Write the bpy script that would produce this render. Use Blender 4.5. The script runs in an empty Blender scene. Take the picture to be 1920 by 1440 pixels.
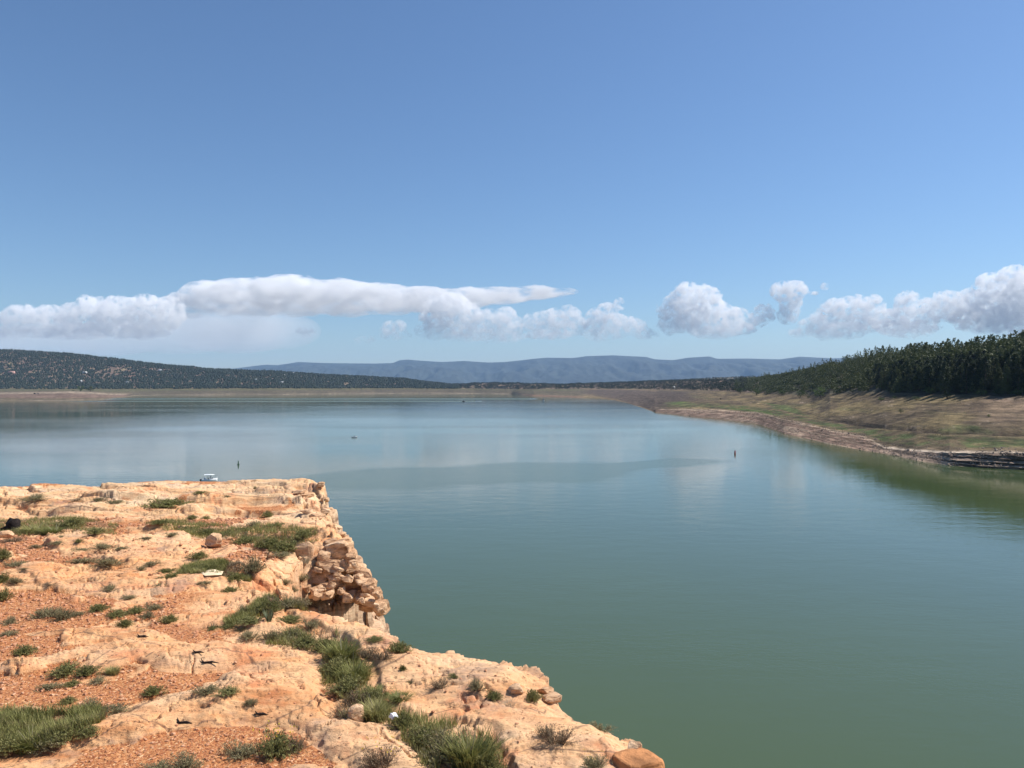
import bpy, math, random
import numpy as np
from mathutils import Vector, noise as mn
R = math.radians
sc = bpy.context.scene
C = sc.collection
random.seed(7)
F, HZ, EYE = 1442.0, 725.0, 32.0        # focal length and horizon row of the photograph, eye height above the water
PXW, PXH = 1920, 1440

# ---------------------------------------------------------------- camera, sky, sun, exposure
cd = bpy.data.cameras.new('camera'); cam = bpy.data.objects.new('camera', cd); C.objects.link(cam)
cam.location = (0, 0, EYE)
cam.rotation_euler = (R(90) + math.atan((HZ - 720) / F), 0, 0)
cd.sensor_width = 36; cd.lens = 36 * F / PXW
cd.clip_start = 0.5; cd.clip_end = 150000
sc.camera = cam
SUN_EL, SUN_AZ = 50, 70                 # elevation; azimuth clockwise from the view direction
sdir = Vector((math.sin(R(SUN_AZ)) * math.cos(R(SUN_EL)), math.cos(R(SUN_AZ)) * math.cos(R(SUN_EL)), math.sin(R(SUN_EL))))
sl = bpy.data.lights.new('sun', 'SUN'); so = bpy.data.objects.new('sun', sl); C.objects.link(so)
sl.energy = 5.0; sl.angle = R(0.53); sl.color = (1.0, 0.95, 0.88)
so.rotation_euler = sdir.to_track_quat('Z', 'Y').to_euler(); so.location = (0, 0, 200)
w = bpy.data.worlds.new('World'); sc.world = w; w.use_nodes = True
wn = w.node_tree; wn.nodes.clear()
sky = wn.nodes.new('ShaderNodeTexSky'); sky.sky_type = 'NISHITA'; sky.sun_disc = False
sky.sun_elevation = R(SUN_EL); sky.sun_rotation = R(SUN_AZ)
sky.altitude = 1500; sky.air_density = 1.3; sky.dust_density = 1.2; sky.ozone_density = 8.0
bg = wn.nodes.new('ShaderNodeBackground'); bg.inputs[1].default_value = 0.089
wo = wn.nodes.new('ShaderNodeOutputWorld')
wn.links.new(sky.outputs[0], bg.inputs[0]); wn.links.new(bg.outputs[0], wo.inputs[0])
sc.view_settings.view_transform = 'Standard'; sc.view_settings.look = 'None'
sc.view_settings.exposure = 0.42; sc.view_settings.gamma = 1.0
cy = sc.cycles
cy.use_denoising = True; cy.denoising_prefilter = 'ACCURATE'; cy.denoising_input_passes = 'RGB_ALBEDO_NORMAL'
cy.volume_bounces = 64; cy.max_bounces = 64; cy.transparent_max_bounces = 16
cy.volume_step_rate = .22; cy.volume_max_steps = 512
cy.diffuse_bounces = 3; cy.glossy_bounces = 3
# ---------------------------------------------------------------- shared helpers
def tag(o, label=None, cat=None, group=None, kind=None):
    if label: o['label'] = label
    if cat: o['category'] = cat
    if group: o['group'] = group
    if kind: o['kind'] = kind
    return o
def unproj(x, y, Y):                     # photo pixel + distance ahead -> point
    return Vector(((x - 960) / F * Y, Y, EYE - (y - HZ) / F * Y))
def fast_mesh(name, V, Fa, smooth=True):
    me = bpy.data.meshes.new(name)
    V = np.asarray(V, np.float32); Fa = np.asarray(Fa, np.int32)
    k = Fa.shape[1]
    me.vertices.add(len(V)); me.vertices.foreach_set('co', V.ravel())
    me.loops.add(Fa.size); me.loops.foreach_set('vertex_index', Fa.ravel())
    me.polygons.add(len(Fa)); me.polygons.foreach_set('loop_start', np.arange(len(Fa), dtype=np.int32) * k)
    me.polygons.foreach_set('use_smooth', np.full(len(Fa), smooth))
    me.update(calc_edges=True)
    return me
def link(name, me, mats=None, parent=None):
    o = bpy.data.objects.new(name, me); C.objects.link(o)
    if mats is not None:
        for m in (mats if isinstance(mats, (list, tuple)) else [mats]): me.materials.append(m)
    if parent: o.parent = parent
    return o
def ico(sub):
    t = (1 + 5 ** .5) / 2
    v = [(-1, t, 0), (1, t, 0), (-1, -t, 0), (1, -t, 0), (0, -1, t), (0, 1, t), (0, -1, -t), (0, 1, -t), (t, 0, -1), (t, 0, 1), (-t, 0, -1), (-t, 0, 1)]
    f = [(0, 11, 5), (0, 5, 1), (0, 1, 7), (0, 7, 10), (0, 10, 11), (1, 5, 9), (5, 11, 4), (11, 10, 2), (10, 7, 6), (7, 1, 8), (3, 9, 4), (3, 4, 2), (3, 2, 6), (3, 6, 8), (3, 8, 9), (4, 9, 5), (2, 4, 11), (6, 2, 10), (8, 6, 7), (9, 8, 1)]
    v = [Vector(p).normalized() for p in v]
    for _ in range(sub):
        c = {}; nf = []
        def mid(a, b):
            k = (min(a, b), max(a, b))
            if k not in c: c[k] = len(v); v.append((v[a] + v[b]).normalized())
            return c[k]
        for a, b, d in f:
            ab, bd, da = mid(a, b), mid(b, d), mid(d, a)
            nf += [(a, ab, da), (b, bd, ab), (d, da, bd), (ab, bd, da)]
        f = nf
    return np.array([tuple(p) for p in v]), np.array(f)
class NT:                                # terse node building
    def __init__(s, name, vol=False):
        s.m = bpy.data.materials.new(name); s.m.use_nodes = True; s.t = s.m.node_tree; s.t.nodes.clear()
        s.out = s.t.nodes.new('ShaderNodeOutputMaterial')
    def n(s, typ, ins=None, **kw):
        nd = s.t.nodes.new('ShaderNode' + typ)
        for k, v in kw.items(): setattr(nd, k, v)
        for k, v in (ins or {}).items():
            if isinstance(v, bpy.types.NodeSocket): s.t.links.new(v, nd.inputs[k])
            else: nd.inputs[k].default_value = v
        return nd
    def ramp(s, fac, stops, interp='LINEAR'):
        nd = s.t.nodes.new('ShaderNodeValToRGB'); nd.color_ramp.interpolation = interp
        e = nd.color_ramp.elements
        while len(e) < len(stops): e.new(0.5)
        for q, (p, c) in zip(e, stops):
            q.position = p; q.color = (c if isinstance(c, (tuple, list)) else (c, c, c)) [:3] + (1,) if isinstance(c, tuple) else (c, c, c, 1)
        s.t.links.new(fac, nd.inputs[0]); return nd.outputs[0]
    def mix(s, fac, a, b, blend='MIX'):
        nd = s.t.nodes.new('ShaderNodeMix'); nd.data_type = 'RGBA'; nd.blend_type = blend
        for k, v in ((0, fac), (6, a), (7, b)):
            if isinstance(v, bpy.types.NodeSocket): s.t.links.new(v, nd.inputs[k])
            elif isinstance(v, tuple): nd.inputs[k].default_value = tuple(v[:3]) + (1,)
            else: nd.inputs[k].default_value = v
        return nd.outputs[2]
    def math(s, op, a, b=0.0, clamp=False):
        nd = s.t.nodes.new('ShaderNodeMath'); nd.operation = op; nd.use_clamp = clamp
        for k, v in ((0, a), (1, b)):
            if isinstance(v, bpy.types.NodeSocket): s.t.links.new(v, nd.inputs[k])
            else: nd.inputs[k].default_value = v
        return nd.outputs[0]
    def surf(s, sock): s.t.links.new(sock, s.out.inputs[0]); return s.m

# ---------------------------------------------------------------- clouds, far beyond the haze
CY = 42000.0                             # distance of the cloud bank
def cloud_mat(name, dens, aniso=0.0, scale=400, lo=.485, hi=.545, stretch=1.0, base=(2400, 4600, .0002)):
    n = NT(name)
    g = n.n('NewGeometry')
    mp = n.n('Mapping', {0: g.outputs['Position'], 3: (1 / stretch, 1 / stretch, 1)})
    no = n.n('TexNoise', {'Vector': mp.outputs[0], 'Scale': 1 / scale, 'Detail': 9, 'Roughness': .60})
    # thin out towards the cloud base
    zz = n.n('SeparateXYZ', {0: g.outputs['Position']}).outputs[2]
    bz = n.n('MapRange', {0: zz, 1: base[0], 2: base[1], 3: base[2], 4: dens})
    mr = n.n('MapRange', {0: no.outputs[0], 1: lo, 2: hi, 3: 0.0, 4: bz.outputs[0]})
    v = n.n('VolumePrincipled', {'Color': (1, 1, 1, 1), 'Density': mr.outputs[0], 'Anisotropy': aniso})
    n.t.links.new(v.outputs[0], n.out.inputs['Volume']); return n.m
M_cu = cloud_mat('cumulus_vapour', .0030)
M_ice = cloud_mat('anvil_ice_vapour', .0017, scale=560, lo=.44, hi=.58, stretch=2.2, base=(4000, 5600, .0002))
tex_a = bpy.data.textures.new('cloud_lumps', 'CLOUDS'); tex_a.noise_scale = 1000; tex_a.noise_depth = 5; tex_a.noise_basis = 'BLENDER_ORIGINAL'
tex_b = bpy.data.textures.new('cloud_curls', 'CLOUDS'); tex_b.noise_scale = 240; tex_b.noise_depth = 6
IV, IF = ico(2)
def cloud(label, lobes, mat, voxel=42, kids=10, grand=6, squash=1.0, seed=0, disp=(460, 260), depth=1.0, Yc=CY, flat=None, fat=1.36):
    rnd = random.Random(seed); Vs = []; Fs = []; n = 0
    c = unproj(sum(l[0] for l in lobes) / len(lobes), sum(l[1] for l in lobes) / len(lobes), Yc)
    def puff(p, r, rz):
        nonlocal n
        r *= fat; rz *= fat
        Vs.append(IV * np.array([r, r * depth, rz]) + np.array([p.x - c.x, p.y - c.y, p.z - c.z])); Fs.append(IF + n); n += len(IV)
    s = Yc / F
    for l in lobes:
        x, y, r = l[:3]; ry = l[3] if len(l) > 3 else r
        p = unproj(x, y, Yc + rnd.uniform(-.5, .5) * r * s); puff(p, r * s, ry * s)
        for k in range(kids):
            a = rnd.uniform(-.35, math.pi + .35); e = rnd.uniform(-1.2, 1.2)
            q = p + Vector((math.cos(a) * math.cos(e) * r * s, math.sin(e) * r * s * depth, math.sin(a) * math.cos(e) * ry * s)) * .85
            rr = min(r, ry) * rnd.uniform(.22, .5) * s
            puff(q, rr, rr * squash)
            for j in range(grand):
                b = rnd.uniform(-.2, math.pi + .2); g = rnd.uniform(-1.4, 1.0)
                puff(q + Vector((math.cos(b) * math.cos(g), math.sin(g), math.sin(b) * math.cos(g))) * rr * .9, rr * rnd.uniform(.3, .5), rr * .4)
    V = np.concatenate(Vs)
    if flat is not None:
        zb = EYE - (flat - HZ) / F * Yc - c.z
        V[:, 2] = np.where(V[:, 2] < zb, zb + (V[:, 2] - zb) * .7, V[:, 2])
    me = fast_mesh('cloud', V, np.concatenate(Fs))
    o = link('cloud', me, mat); o.location = c
    m = o.modifiers.new('remesh', 'REMESH'); m.mode = 'VOXEL'; m.voxel_size = voxel; m.use_smooth_shade = True
    for t, d in ((tex_a, disp[0]), (tex_b, disp[1])):
        m = o.modifiers.new('displace', 'DISPLACE'); m.texture = t; m.strength = d; m.mid_level = .5; m.texture_coords = 'GLOBAL'
    tag(o, label, 'cloud'); return o
cu = dict(mat=M_cu, kids=14)
cloud('long pink white cumulus bank at the far left above the wooded hill',
      [(-60, 610, 40, 28), (0, 618, 34, 24), (45, 604, 34, 24), (95, 606, 34, 26), (140, 598, 30, 24), (180, 592, 34, 28), (225, 594, 36, 30), (275, 592, 34, 30), (312, 588, 28, 24), (120, 620, 60, 16), (240, 618, 60, 16)], seed=1, flat=628, **cu)
cloud('wide smooth anvil cloud reaching to a thin tip above the mountains',
      [(355, 572, 30, 20), (400, 560, 44, 24), (470, 558, 55, 26), (550, 556, 62, 27), (640, 560, 62, 24), (720, 562, 60, 20), (800, 563, 50, 17), (870, 560, 46, 13), (940, 554, 48, 9), (1000, 549, 42, 6), (1046, 548, 28, 3.0)], M_ice, voxel=60, kids=14, seed=2, disp=(320, 140), depth=1.6, Yc=CY * 1.1)
cloud('small pale puff alone below the anvil cloud', [(566, 628, 11, 12), (578, 622, 10, 9), (572, 640, 9, 7)], seed=3, voxel=50, disp=(120, 70), **cu)
cloud('smallest low puff left of the middle cumulus row', [(678, 638, 12, 6), (692, 636, 11, 5)], seed=4, voxel=45, disp=(80, 50), **cu)
cloud('rounded little cumulus left of the big middle heap', [(735, 622, 17, 16), (748, 614, 12, 12), (760, 628, 10, 6), (722, 628, 9, 6)], seed=5, voxel=50, disp=(160, 80), flat=633, **cu)
cloud('big middle cumulus heap under the tip of the anvil',
      [(820, 600, 26, 30), (850, 590, 30, 34), (884, 606, 24, 28), (915, 608, 22, 24), (948, 612, 26, 26), (805, 620, 20, 14), (870, 626, 40, 12), (940, 630, 40, 10)], seed=6, flat=638, **cu)
cloud('low cumulus between the middle heap and the leaning tower', [(995, 608, 16, 16), (1018, 606, 18, 18), (1042, 606, 22, 22), (1066, 600, 22, 22), (1085, 612, 14, 16), (1030, 626, 40, 9)], seed=7, voxel=60, disp=(200, 90), flat=637, **cu)
cloud('cumulus with a leaning tower and long right slope', [(1120, 605, 20, 22), (1138, 592, 18, 20), (1162, 570, 9, 10), (1150, 612, 26, 20), (1182, 612, 24, 14), (1210, 626, 22, 8), (1125, 625, 26, 12)], seed=8, voxel=60, disp=(200, 90), flat=640, **cu)
cloud('tall white cumulus right of centre', [(1268, 585, 24, 26), (1292, 566, 26, 28), (1322, 562, 24, 22), (1340, 584, 24, 20), (1300, 600, 40, 22), (1370, 596, 26, 18), (1400, 606, 26, 14), (1432, 590, 16, 16), (1350, 618, 50, 12), (1260, 610, 20, 14)], seed=9, flat=640, **cu)
cloud('white mushroom shaped cumulus head with a wisp to its right', [(1470, 546, 20, 16), (1492, 544, 18, 14), (1483, 570, 16, 22), (1478, 592, 15, 14), (1522, 550, 12, 3), (1547, 537, 6, 5)], seed=10, voxel=55, disp=(160, 80), **cu)
cloud('cumulus with a diagonal left slope right of the mushroom cloud', [(1500, 624, 16, 8), (1530, 608, 22, 14), (1565, 588, 24, 20), (1600, 580, 26, 20), (1632, 574, 22, 16), (1570, 620, 44, 12), (1620, 604, 30, 16)], seed=11, flat=636, **cu)
cloud('largest cumulus range at the far right above the pine hill', [(1670, 600, 26, 18), (1703, 572, 20, 20), (1740, 592, 26, 26), (1775, 576, 24, 24), (1700, 612, 44, 16), (1825, 572, 28, 24), (1862, 548, 28, 28), (1900, 544, 34, 34), (1950, 560, 50, 44), (1850, 592, 50, 26), (1930, 600, 50, 30), (2020, 580, 50, 40), (2080, 590, 60, 30)], seed=12, flat=634, **cu)
cloud('grey lavender veil of rain cloud under the long left bank',
      [(-60, 640, 80, 22), (60, 640, 90, 22), (190, 636, 90, 24), (330, 625, 90, 30), (440, 622, 90, 30), (520, 620, 60, 26)], cloud_mat('rain_veil', .00024, scale=5000, lo=.25, hi=.7, stretch=2, base=(0, 100, .00011)), voxel=200, kids=0, seed=13, disp=(200, 80), Yc=CY * 1.25)
# ---------------------------------------------------------------- noise on arrays
_rg = np.random.RandomState(3)
_pm = np.concatenate([_rg.permutation(256)] * 2); _ga = _rg.rand(256) * 2 * np.pi; _gx, _gy = np.cos(_ga), np.sin(_ga)
def pn(x, y):
    xi = np.floor(x).astype(np.int64); yi = np.floor(y).astype(np.int64); xf = x - xi; yf = y - yi
    u = xf * xf * xf * (xf * (xf * 6 - 15) + 10); v = yf * yf * yf * (yf * (yf * 6 - 15) + 10)
    def g(a, b):
        h = _pm[(_pm[(xi + a) & 255] + yi + b) & 255]
        return _gx[h] * (xf - a) + _gy[h] * (yf - b)
    n0 = g(0, 0); n1 = g(1, 0); n2 = g(0, 1); n3 = g(1, 1)
    a = n0 + u * (n1 - n0); b = n2 + u * (n3 - n2)
    return (a + v * (b - a)) * 1.4
def fbm(x, y, o=4, g=.5):
    s = 0; a = 1; t = 0
    for i in range(o):
        s = s + a * pn(x + 17.3 * i, y - 9.1 * i); t += a; a *= g; x = x * 2.03; y = y * 2.03
    return s / t
def cells(x, y):                          # F1, F2-F1 and a random number per cell
    xi = np.floor(x).astype(np.int64); yi = np.floor(y).astype(np.int64)
    f1 = np.full(x.shape, 9.); f2 = np.full(x.shape, 9.); idn = np.zeros(x.shape, np.int64)
    for a in (-1, 0, 1):
        for b in (-1, 0, 1):
            h = _pm[(_pm[(xi + a) & 255] + yi + b) & 255]
            d = np.hypot(xi + a + .5 + .45 * _gx[h] - x, yi + b + .5 + .45 * _gy[h] - y)
            nw = d < f1
            f2 = np.where(nw, f1, np.minimum(f2, d)); idn = np.where(nw, h, idn); f1 = np.where(nw, d, f1)
    return f1, f2 - f1, _ga[idn] / (2 * np.pi)
def sst(a, b, x):
    t = np.clip((x - a) / (b - a), 0, 1); return t * t * (3 - 2 * t)
def stair(t, w=.12):
    f = np.floor(t); return f + sst(.5 - w, .5 + w, t - f)
def sdf(poly, X, Y):                      # positive inside
    d = np.full(X.shape, 1e9); ins = np.zeros(X.shape, bool); n = len(poly)
    for i in range(n):
        x0, y0 = poly[i]; x1, y1 = poly[(i + 1) % n]; ex, ey = x1 - x0, y1 - y0
        t = np.clip(((X - x0) * ex + (Y - y0) * ey) / (ex * ex + ey * ey + 1e-12), 0, 1)
        d = np.minimum(d, (X - x0 - t * ex) ** 2 + (Y - y0 - t * ey) ** 2)
        if y0 != y1:
            c = ((y0 > Y) != (y1 > Y)) & (X < (x1 - x0) * (Y - y0) / (y1 - y0) + x0); ins ^= c
    return np.where(ins, 1, -1) * np.sqrt(d)
TOP = 27.0                                # level of the rock terrace
def tp(x, y, h=5.0):                      # photo pixel -> plan position at h metres below the eye
    Yd = h * F / (y - HZ); return ((x - 960) / F * Yd, Yd)
def grid_faces(n, m):
    a = np.arange(n - 1)[:, None] * m + np.arange(m - 1)[None, :]
    return np.stack([a, a + 1, a + m + 1, a + m], -1).reshape(-1, 4)

# ---------------------------------------------------------------- the rock terrace in front
MAIN = [(-60, 37.5), tp(-700, 919), tp(-100, 914), tp(0, 911), tp(100, 906), tp(300, 901), tp(450, 899), tp(530, 897.5), tp(580, 898), tp(596, 908),
        tp(604, 935), tp(614, 958), tp(617, 972), tp(634, 990), tp(642, 1012), tp(643, 1026), tp(600, 1032), tp(560, 1038), tp(530, 1062), tp(528, 1100), tp(545, 1130),
        tp(620, 1142), tp(700, 1161), tp(728, 1178), tp(770, 1204), tp(850, 1216), tp(930, 1223), tp(990, 1245), tp(1004, 1262), tp(1000, 1285), tp(1030, 1305), tp(1060, 1328),
        tp(1130, 1345), tp(1175, 1372), tp(1205, 1400), tp(1215, 1440), tp(1270, 1560), (1.9, 6.5), (2.6, 3), (3, 0), (3.5, -12), (-60, -12)]
SLABS = [  # outline in the photograph, height, step width
    ([(55, 1188), (150, 1181), (262, 1181), (330, 1204), (400, 1210), (480, 1214), (560, 1216), (600, 1232), (600, 1290), (634, 1326), (618, 1345), (690, 1358), (748, 1374), (790, 1420), (830, 1460), (650, 1460), (600, 1395), (560, 1372), (470, 1352), (330, 1372), (250, 1395), (150, 1402), (0, 1420), (-120, 1420), (-100, 1400), (60, 1392), (180, 1352), (230, 1318), (300, 1298), (400, 1290), (420, 1262), (300, 1262), (240, 1240), (190, 1228), (120, 1222), (180, 1208), (150, 1196), (60, 1195)], .22, .30),
    ([(-60, 1252), (30, 1243), (90, 1240), (170, 1222), (230, 1222), (150, 1244), (60, 1258), (-60, 1262)], .12, .08),
    ([(524, 1150), (600, 1152), (690, 1168), (740, 1190), (790, 1210), (1010, 1250), (1060, 1320), (1190, 1380), (1260, 1470), (960, 1470), (930, 1385), (850, 1348), (780, 1345), (735, 1325), (712, 1290), (700, 1250), (650, 1205), (600, 1180)], .22, .12),
    ([(40, 1068), (120, 1062), (260, 1058), (360, 1060), (430, 1072), (490, 1088), (478, 1112), (400, 1108), (300, 1122), (230, 1128), (150, 1118), (60, 1098)], .16, .10),
    ([(82, 1002), (160, 993), (222, 1001), (236, 988), (320, 986), (345, 1002), (388, 1022), (352, 1044), (300, 1056), (236, 1062), (190, 1046), (110, 1040), (80, 1020)], .22, .12),
    ([(354, 1074), (368, 1067), (398, 1065), (420, 1070), (424, 1079), (400, 1084), (366, 1083)], .20, .10),
    ([(455, 1170), (480, 1164), (530, 1168), (556, 1176), (530, 1186), (480, 1188), (452, 1182)], .16, .10),
    ([(420, 1060), (480, 1048), (530, 1058), (530, 1098), (500, 1100), (440, 1082)], .15, .12),
    ([(455, 1010), (480, 985), (600, 975), (640, 1000), (646, 1028), (590, 1030), (520, 1012)], .30, .15)]
SLABS = [([tp(*q) for q in p], h, wd) for p, h, wd in SLABS]
VEG = [[(-80, 962), (60, 960), (140, 968), (220, 985), (215, 1000), (120, 1000), (60, 1002), (-80, 1008)],
       [(275, 980), (350, 975), (440, 985), (600, 1000), (590, 1030), (520, 1040), (440, 1012), (350, 1005), (280, 988)],
       [(505, 1120), (640, 1115), (640, 1140), (540, 1150), (470, 1170), (380, 1182), (450, 1160)],
       [(560, 1180), (610, 1180), (650, 1205), (690, 1250), (705, 1300), (740, 1340), (850, 1352), (930, 1390), (950, 1450), (800, 1450), (750, 1372), (650, 1350), (640, 1320), (602, 1290), (600, 1230), (550, 1212), (500, 1205)],
       [(-80, 1345), (80, 1340), (200, 1330), (195, 1365), (140, 1400), (-80, 1420)],
       [(345, 1068), (430, 1062), (475, 1085), (470, 1095), (380, 1095), (340, 1085)]]
VEG = [[tp(*q) for q in p] for p in VEG]
def terrace(X, Y):
    wx = .18 * fbm(X * 1.1, Y * 1.1, 3) + .02 * fbm(X * 6, Y * 6, 2); wy = .18 * fbm(X * 1.1 + 50, Y * 1.1, 3) + .02 * fbm(X * 6 + 9, Y * 6, 2)
    sc_ = np.clip(Y / 14, .7, 2.5)
    XX, YY = X + wx * sc_, Y + wy * sc_
    m = sdf(MAIN, X + wx * 1.1, Y + wy * 1.1)
    z = .10 * fbm(X * .17, Y * .17, 3) + .02 * fbm(X * .9, Y * .9, 4)
    slab = np.zeros(X.shape)
    for p, h, wd in SLABS:
        s = sdf(p, XX, YY)
        k = sst(-.02, wd, s) * (0.75 + .25 * sst(0, .8, s)); z = z + h * .62 * k; slab = np.maximum(slab, sst(-.03, .05, s))
    # far ledges, lying in long thin beds
    far = sst(26.5, 29.5, Y + .12 * X + 1.5 * wx) * sst(-9, -8, -m)
    far = sst(24.0, 33, Y + 1.5 * wx)
    q = fbm(X * .05 + 3, Y * .24, 4, .40) * 2.3 + (Y - 26) * .05 + .03 * X
    led = stair(q * 1.5, .025) * .24 + stair(q * 4.1 + fbm(X * .2, Y * .6, 2), .05) * .04 + .02 * fbm(X * .8, Y * 1.8, 2)
    z = z + far * (led - .06)
    z = z + far * sst(27, 35, Y) * np.interp(X, [-25.3, -22.7, -19.7, -17.4, -14.9, -13.4, -11.6, -10], [.50, .26, .03, .05, -.07, -.08, -.29, -.22])
    farrock = far * sst(-.22, -.05, fbm(X * .13 + 20, Y * .3 + 4, 4, .6))
    # right part of the middle ground is mostly bare rock near the rim
    rim = sst(3.2, 1.6, m + wx * 3) * sst(30, 10, Y)
    nr = sst(.0, .10, fbm(X * .35 + 70, Y * .5, 5, .6) - .04)
    slab = np.maximum.reduce([slab, farrock, rim * .95, nr * .9])
    near = 1 - far
    z = z + near * nr * .04
    # small beds, pits and cracks of the bare rock
    b = fbm(X * .42 + 31, Y * .9 + 8, 3, .42)
    z = z + slab * (stair(b * 8, .05) * .026 * np.clip(Y / 14, 1, 1.4))
    c1, ce, cr = cells(X * .45 + .5 * wx * 3, Y * .62 + .5 * wy * 3)
    z = z - slab * .07 * sst(.03, .0, ce) * np.clip(Y / 14, 1, 2) + slab * (cr - .5) * .025
    pit = fbm(X * 3.2, Y * 3.8, 3); z = z - slab * .03 * sst(.42, .52, pit)
    z = z + slab * .012 * stair(fbm(X * 1.3, Y * 3.0, 2) * 5, .06) + (1 - slab) * .012 * fbm(X * 14, Y * 14, 2)
    # broken rim
    d1, de, dr = cells(X * 1.15 + wx * 2, Y * 1.05 + wy * 2)
    rimb = sst(1.3, .1, m) * sst(-3, 0, m + 2.0)
    rimf = sst(1.6, 0.2, m) * sst(15, 19, Y) * (1 - .6 * sst(34, 37, Y))
    z = z + rimf * ((dr - .65) * .42 - .22 * sst(.10, .0, de)) - .20 * sst(.55, -.05, m)
    # the cliff
    slab = np.maximum(slab, sst(.7, .0, m))
    d = np.maximum(-m, 0)
    dn = d + .25 * fbm(X * .8, Y * .8, 3) * sst(0, .6, d) + .12 * (dr - .5) * sst(0, .3, d)
    dn = np.maximum(dn, 0)
    drop = 2.2 * stair(dn * 1.9, .16) / 1.9 * 1.0 + np.maximum(dn - 2.2, 0) * 3.2
    drop = drop + sst(0, .5, d) * (.3 * (dr - .5) + .25 * sst(.12, 0, de))
    z = z - drop
    return np.maximum(TOP + z, -3.0), slab, m, far
ys = np.concatenate([[845, 850, 855, 860, 864, 868], np.arange(872, 1000, .55), np.arange(1000, 1100, .8), np.arange(1100, 1480, 2.0), np.geomspace(1480, 4300, 60)])
Yr = 5 * F / (ys - HZ)
us = (np.concatenate([np.arange(-900, -20, 6.0), np.arange(-20, 1330, 1.9), np.arange(1330, 1900, 8.0)]) - 960) / F
GX = us[None, :] * (Yr[:, None] + 0.0); GY = np.repeat(Yr[:, None], len(us), 1)
GZ, SL, MM, FR = terrace(GX, GY)
# strata: push the cliff face in and out with height
gy_, gx_ = np.gradient(GZ, axis=(0, 1))
out = sst(.0, .5, -MM); st = .22 * (stair((GZ + .3 * fbm(GX * .5, GY * .5, 2)) * 2.3, .2) - GZ * 2.3) * out
GX2 = GX + st
V = np.stack([GX2, GY, GZ], -1).reshape(-1, 3)
terr_me = fast_mesh('rock_terrace', V, grid_faces(len(Yr), len(us)))
def vattr(me, name, a):
    at = me.attributes.new(name, 'FLOAT', 'POINT'); at.data.foreach_set('value', np.asarray(a, np.float32).ravel())
vattr(terr_me, 'bare', SL)
veg = np.zeros(GX.shape)
for p in VEG: veg = np.maximum(veg, sst(-.25, .25, sdf(p, GX + .5 * fbm(GX, GY, 3), GY + .5 * fbm(GX + 5, GY, 3))))
vattr(terr_me, 'soil', veg * (1 - SL * .8)); vattr(terr_me, 'cliff', out); vattr(terr_me, 'far', FR)
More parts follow.
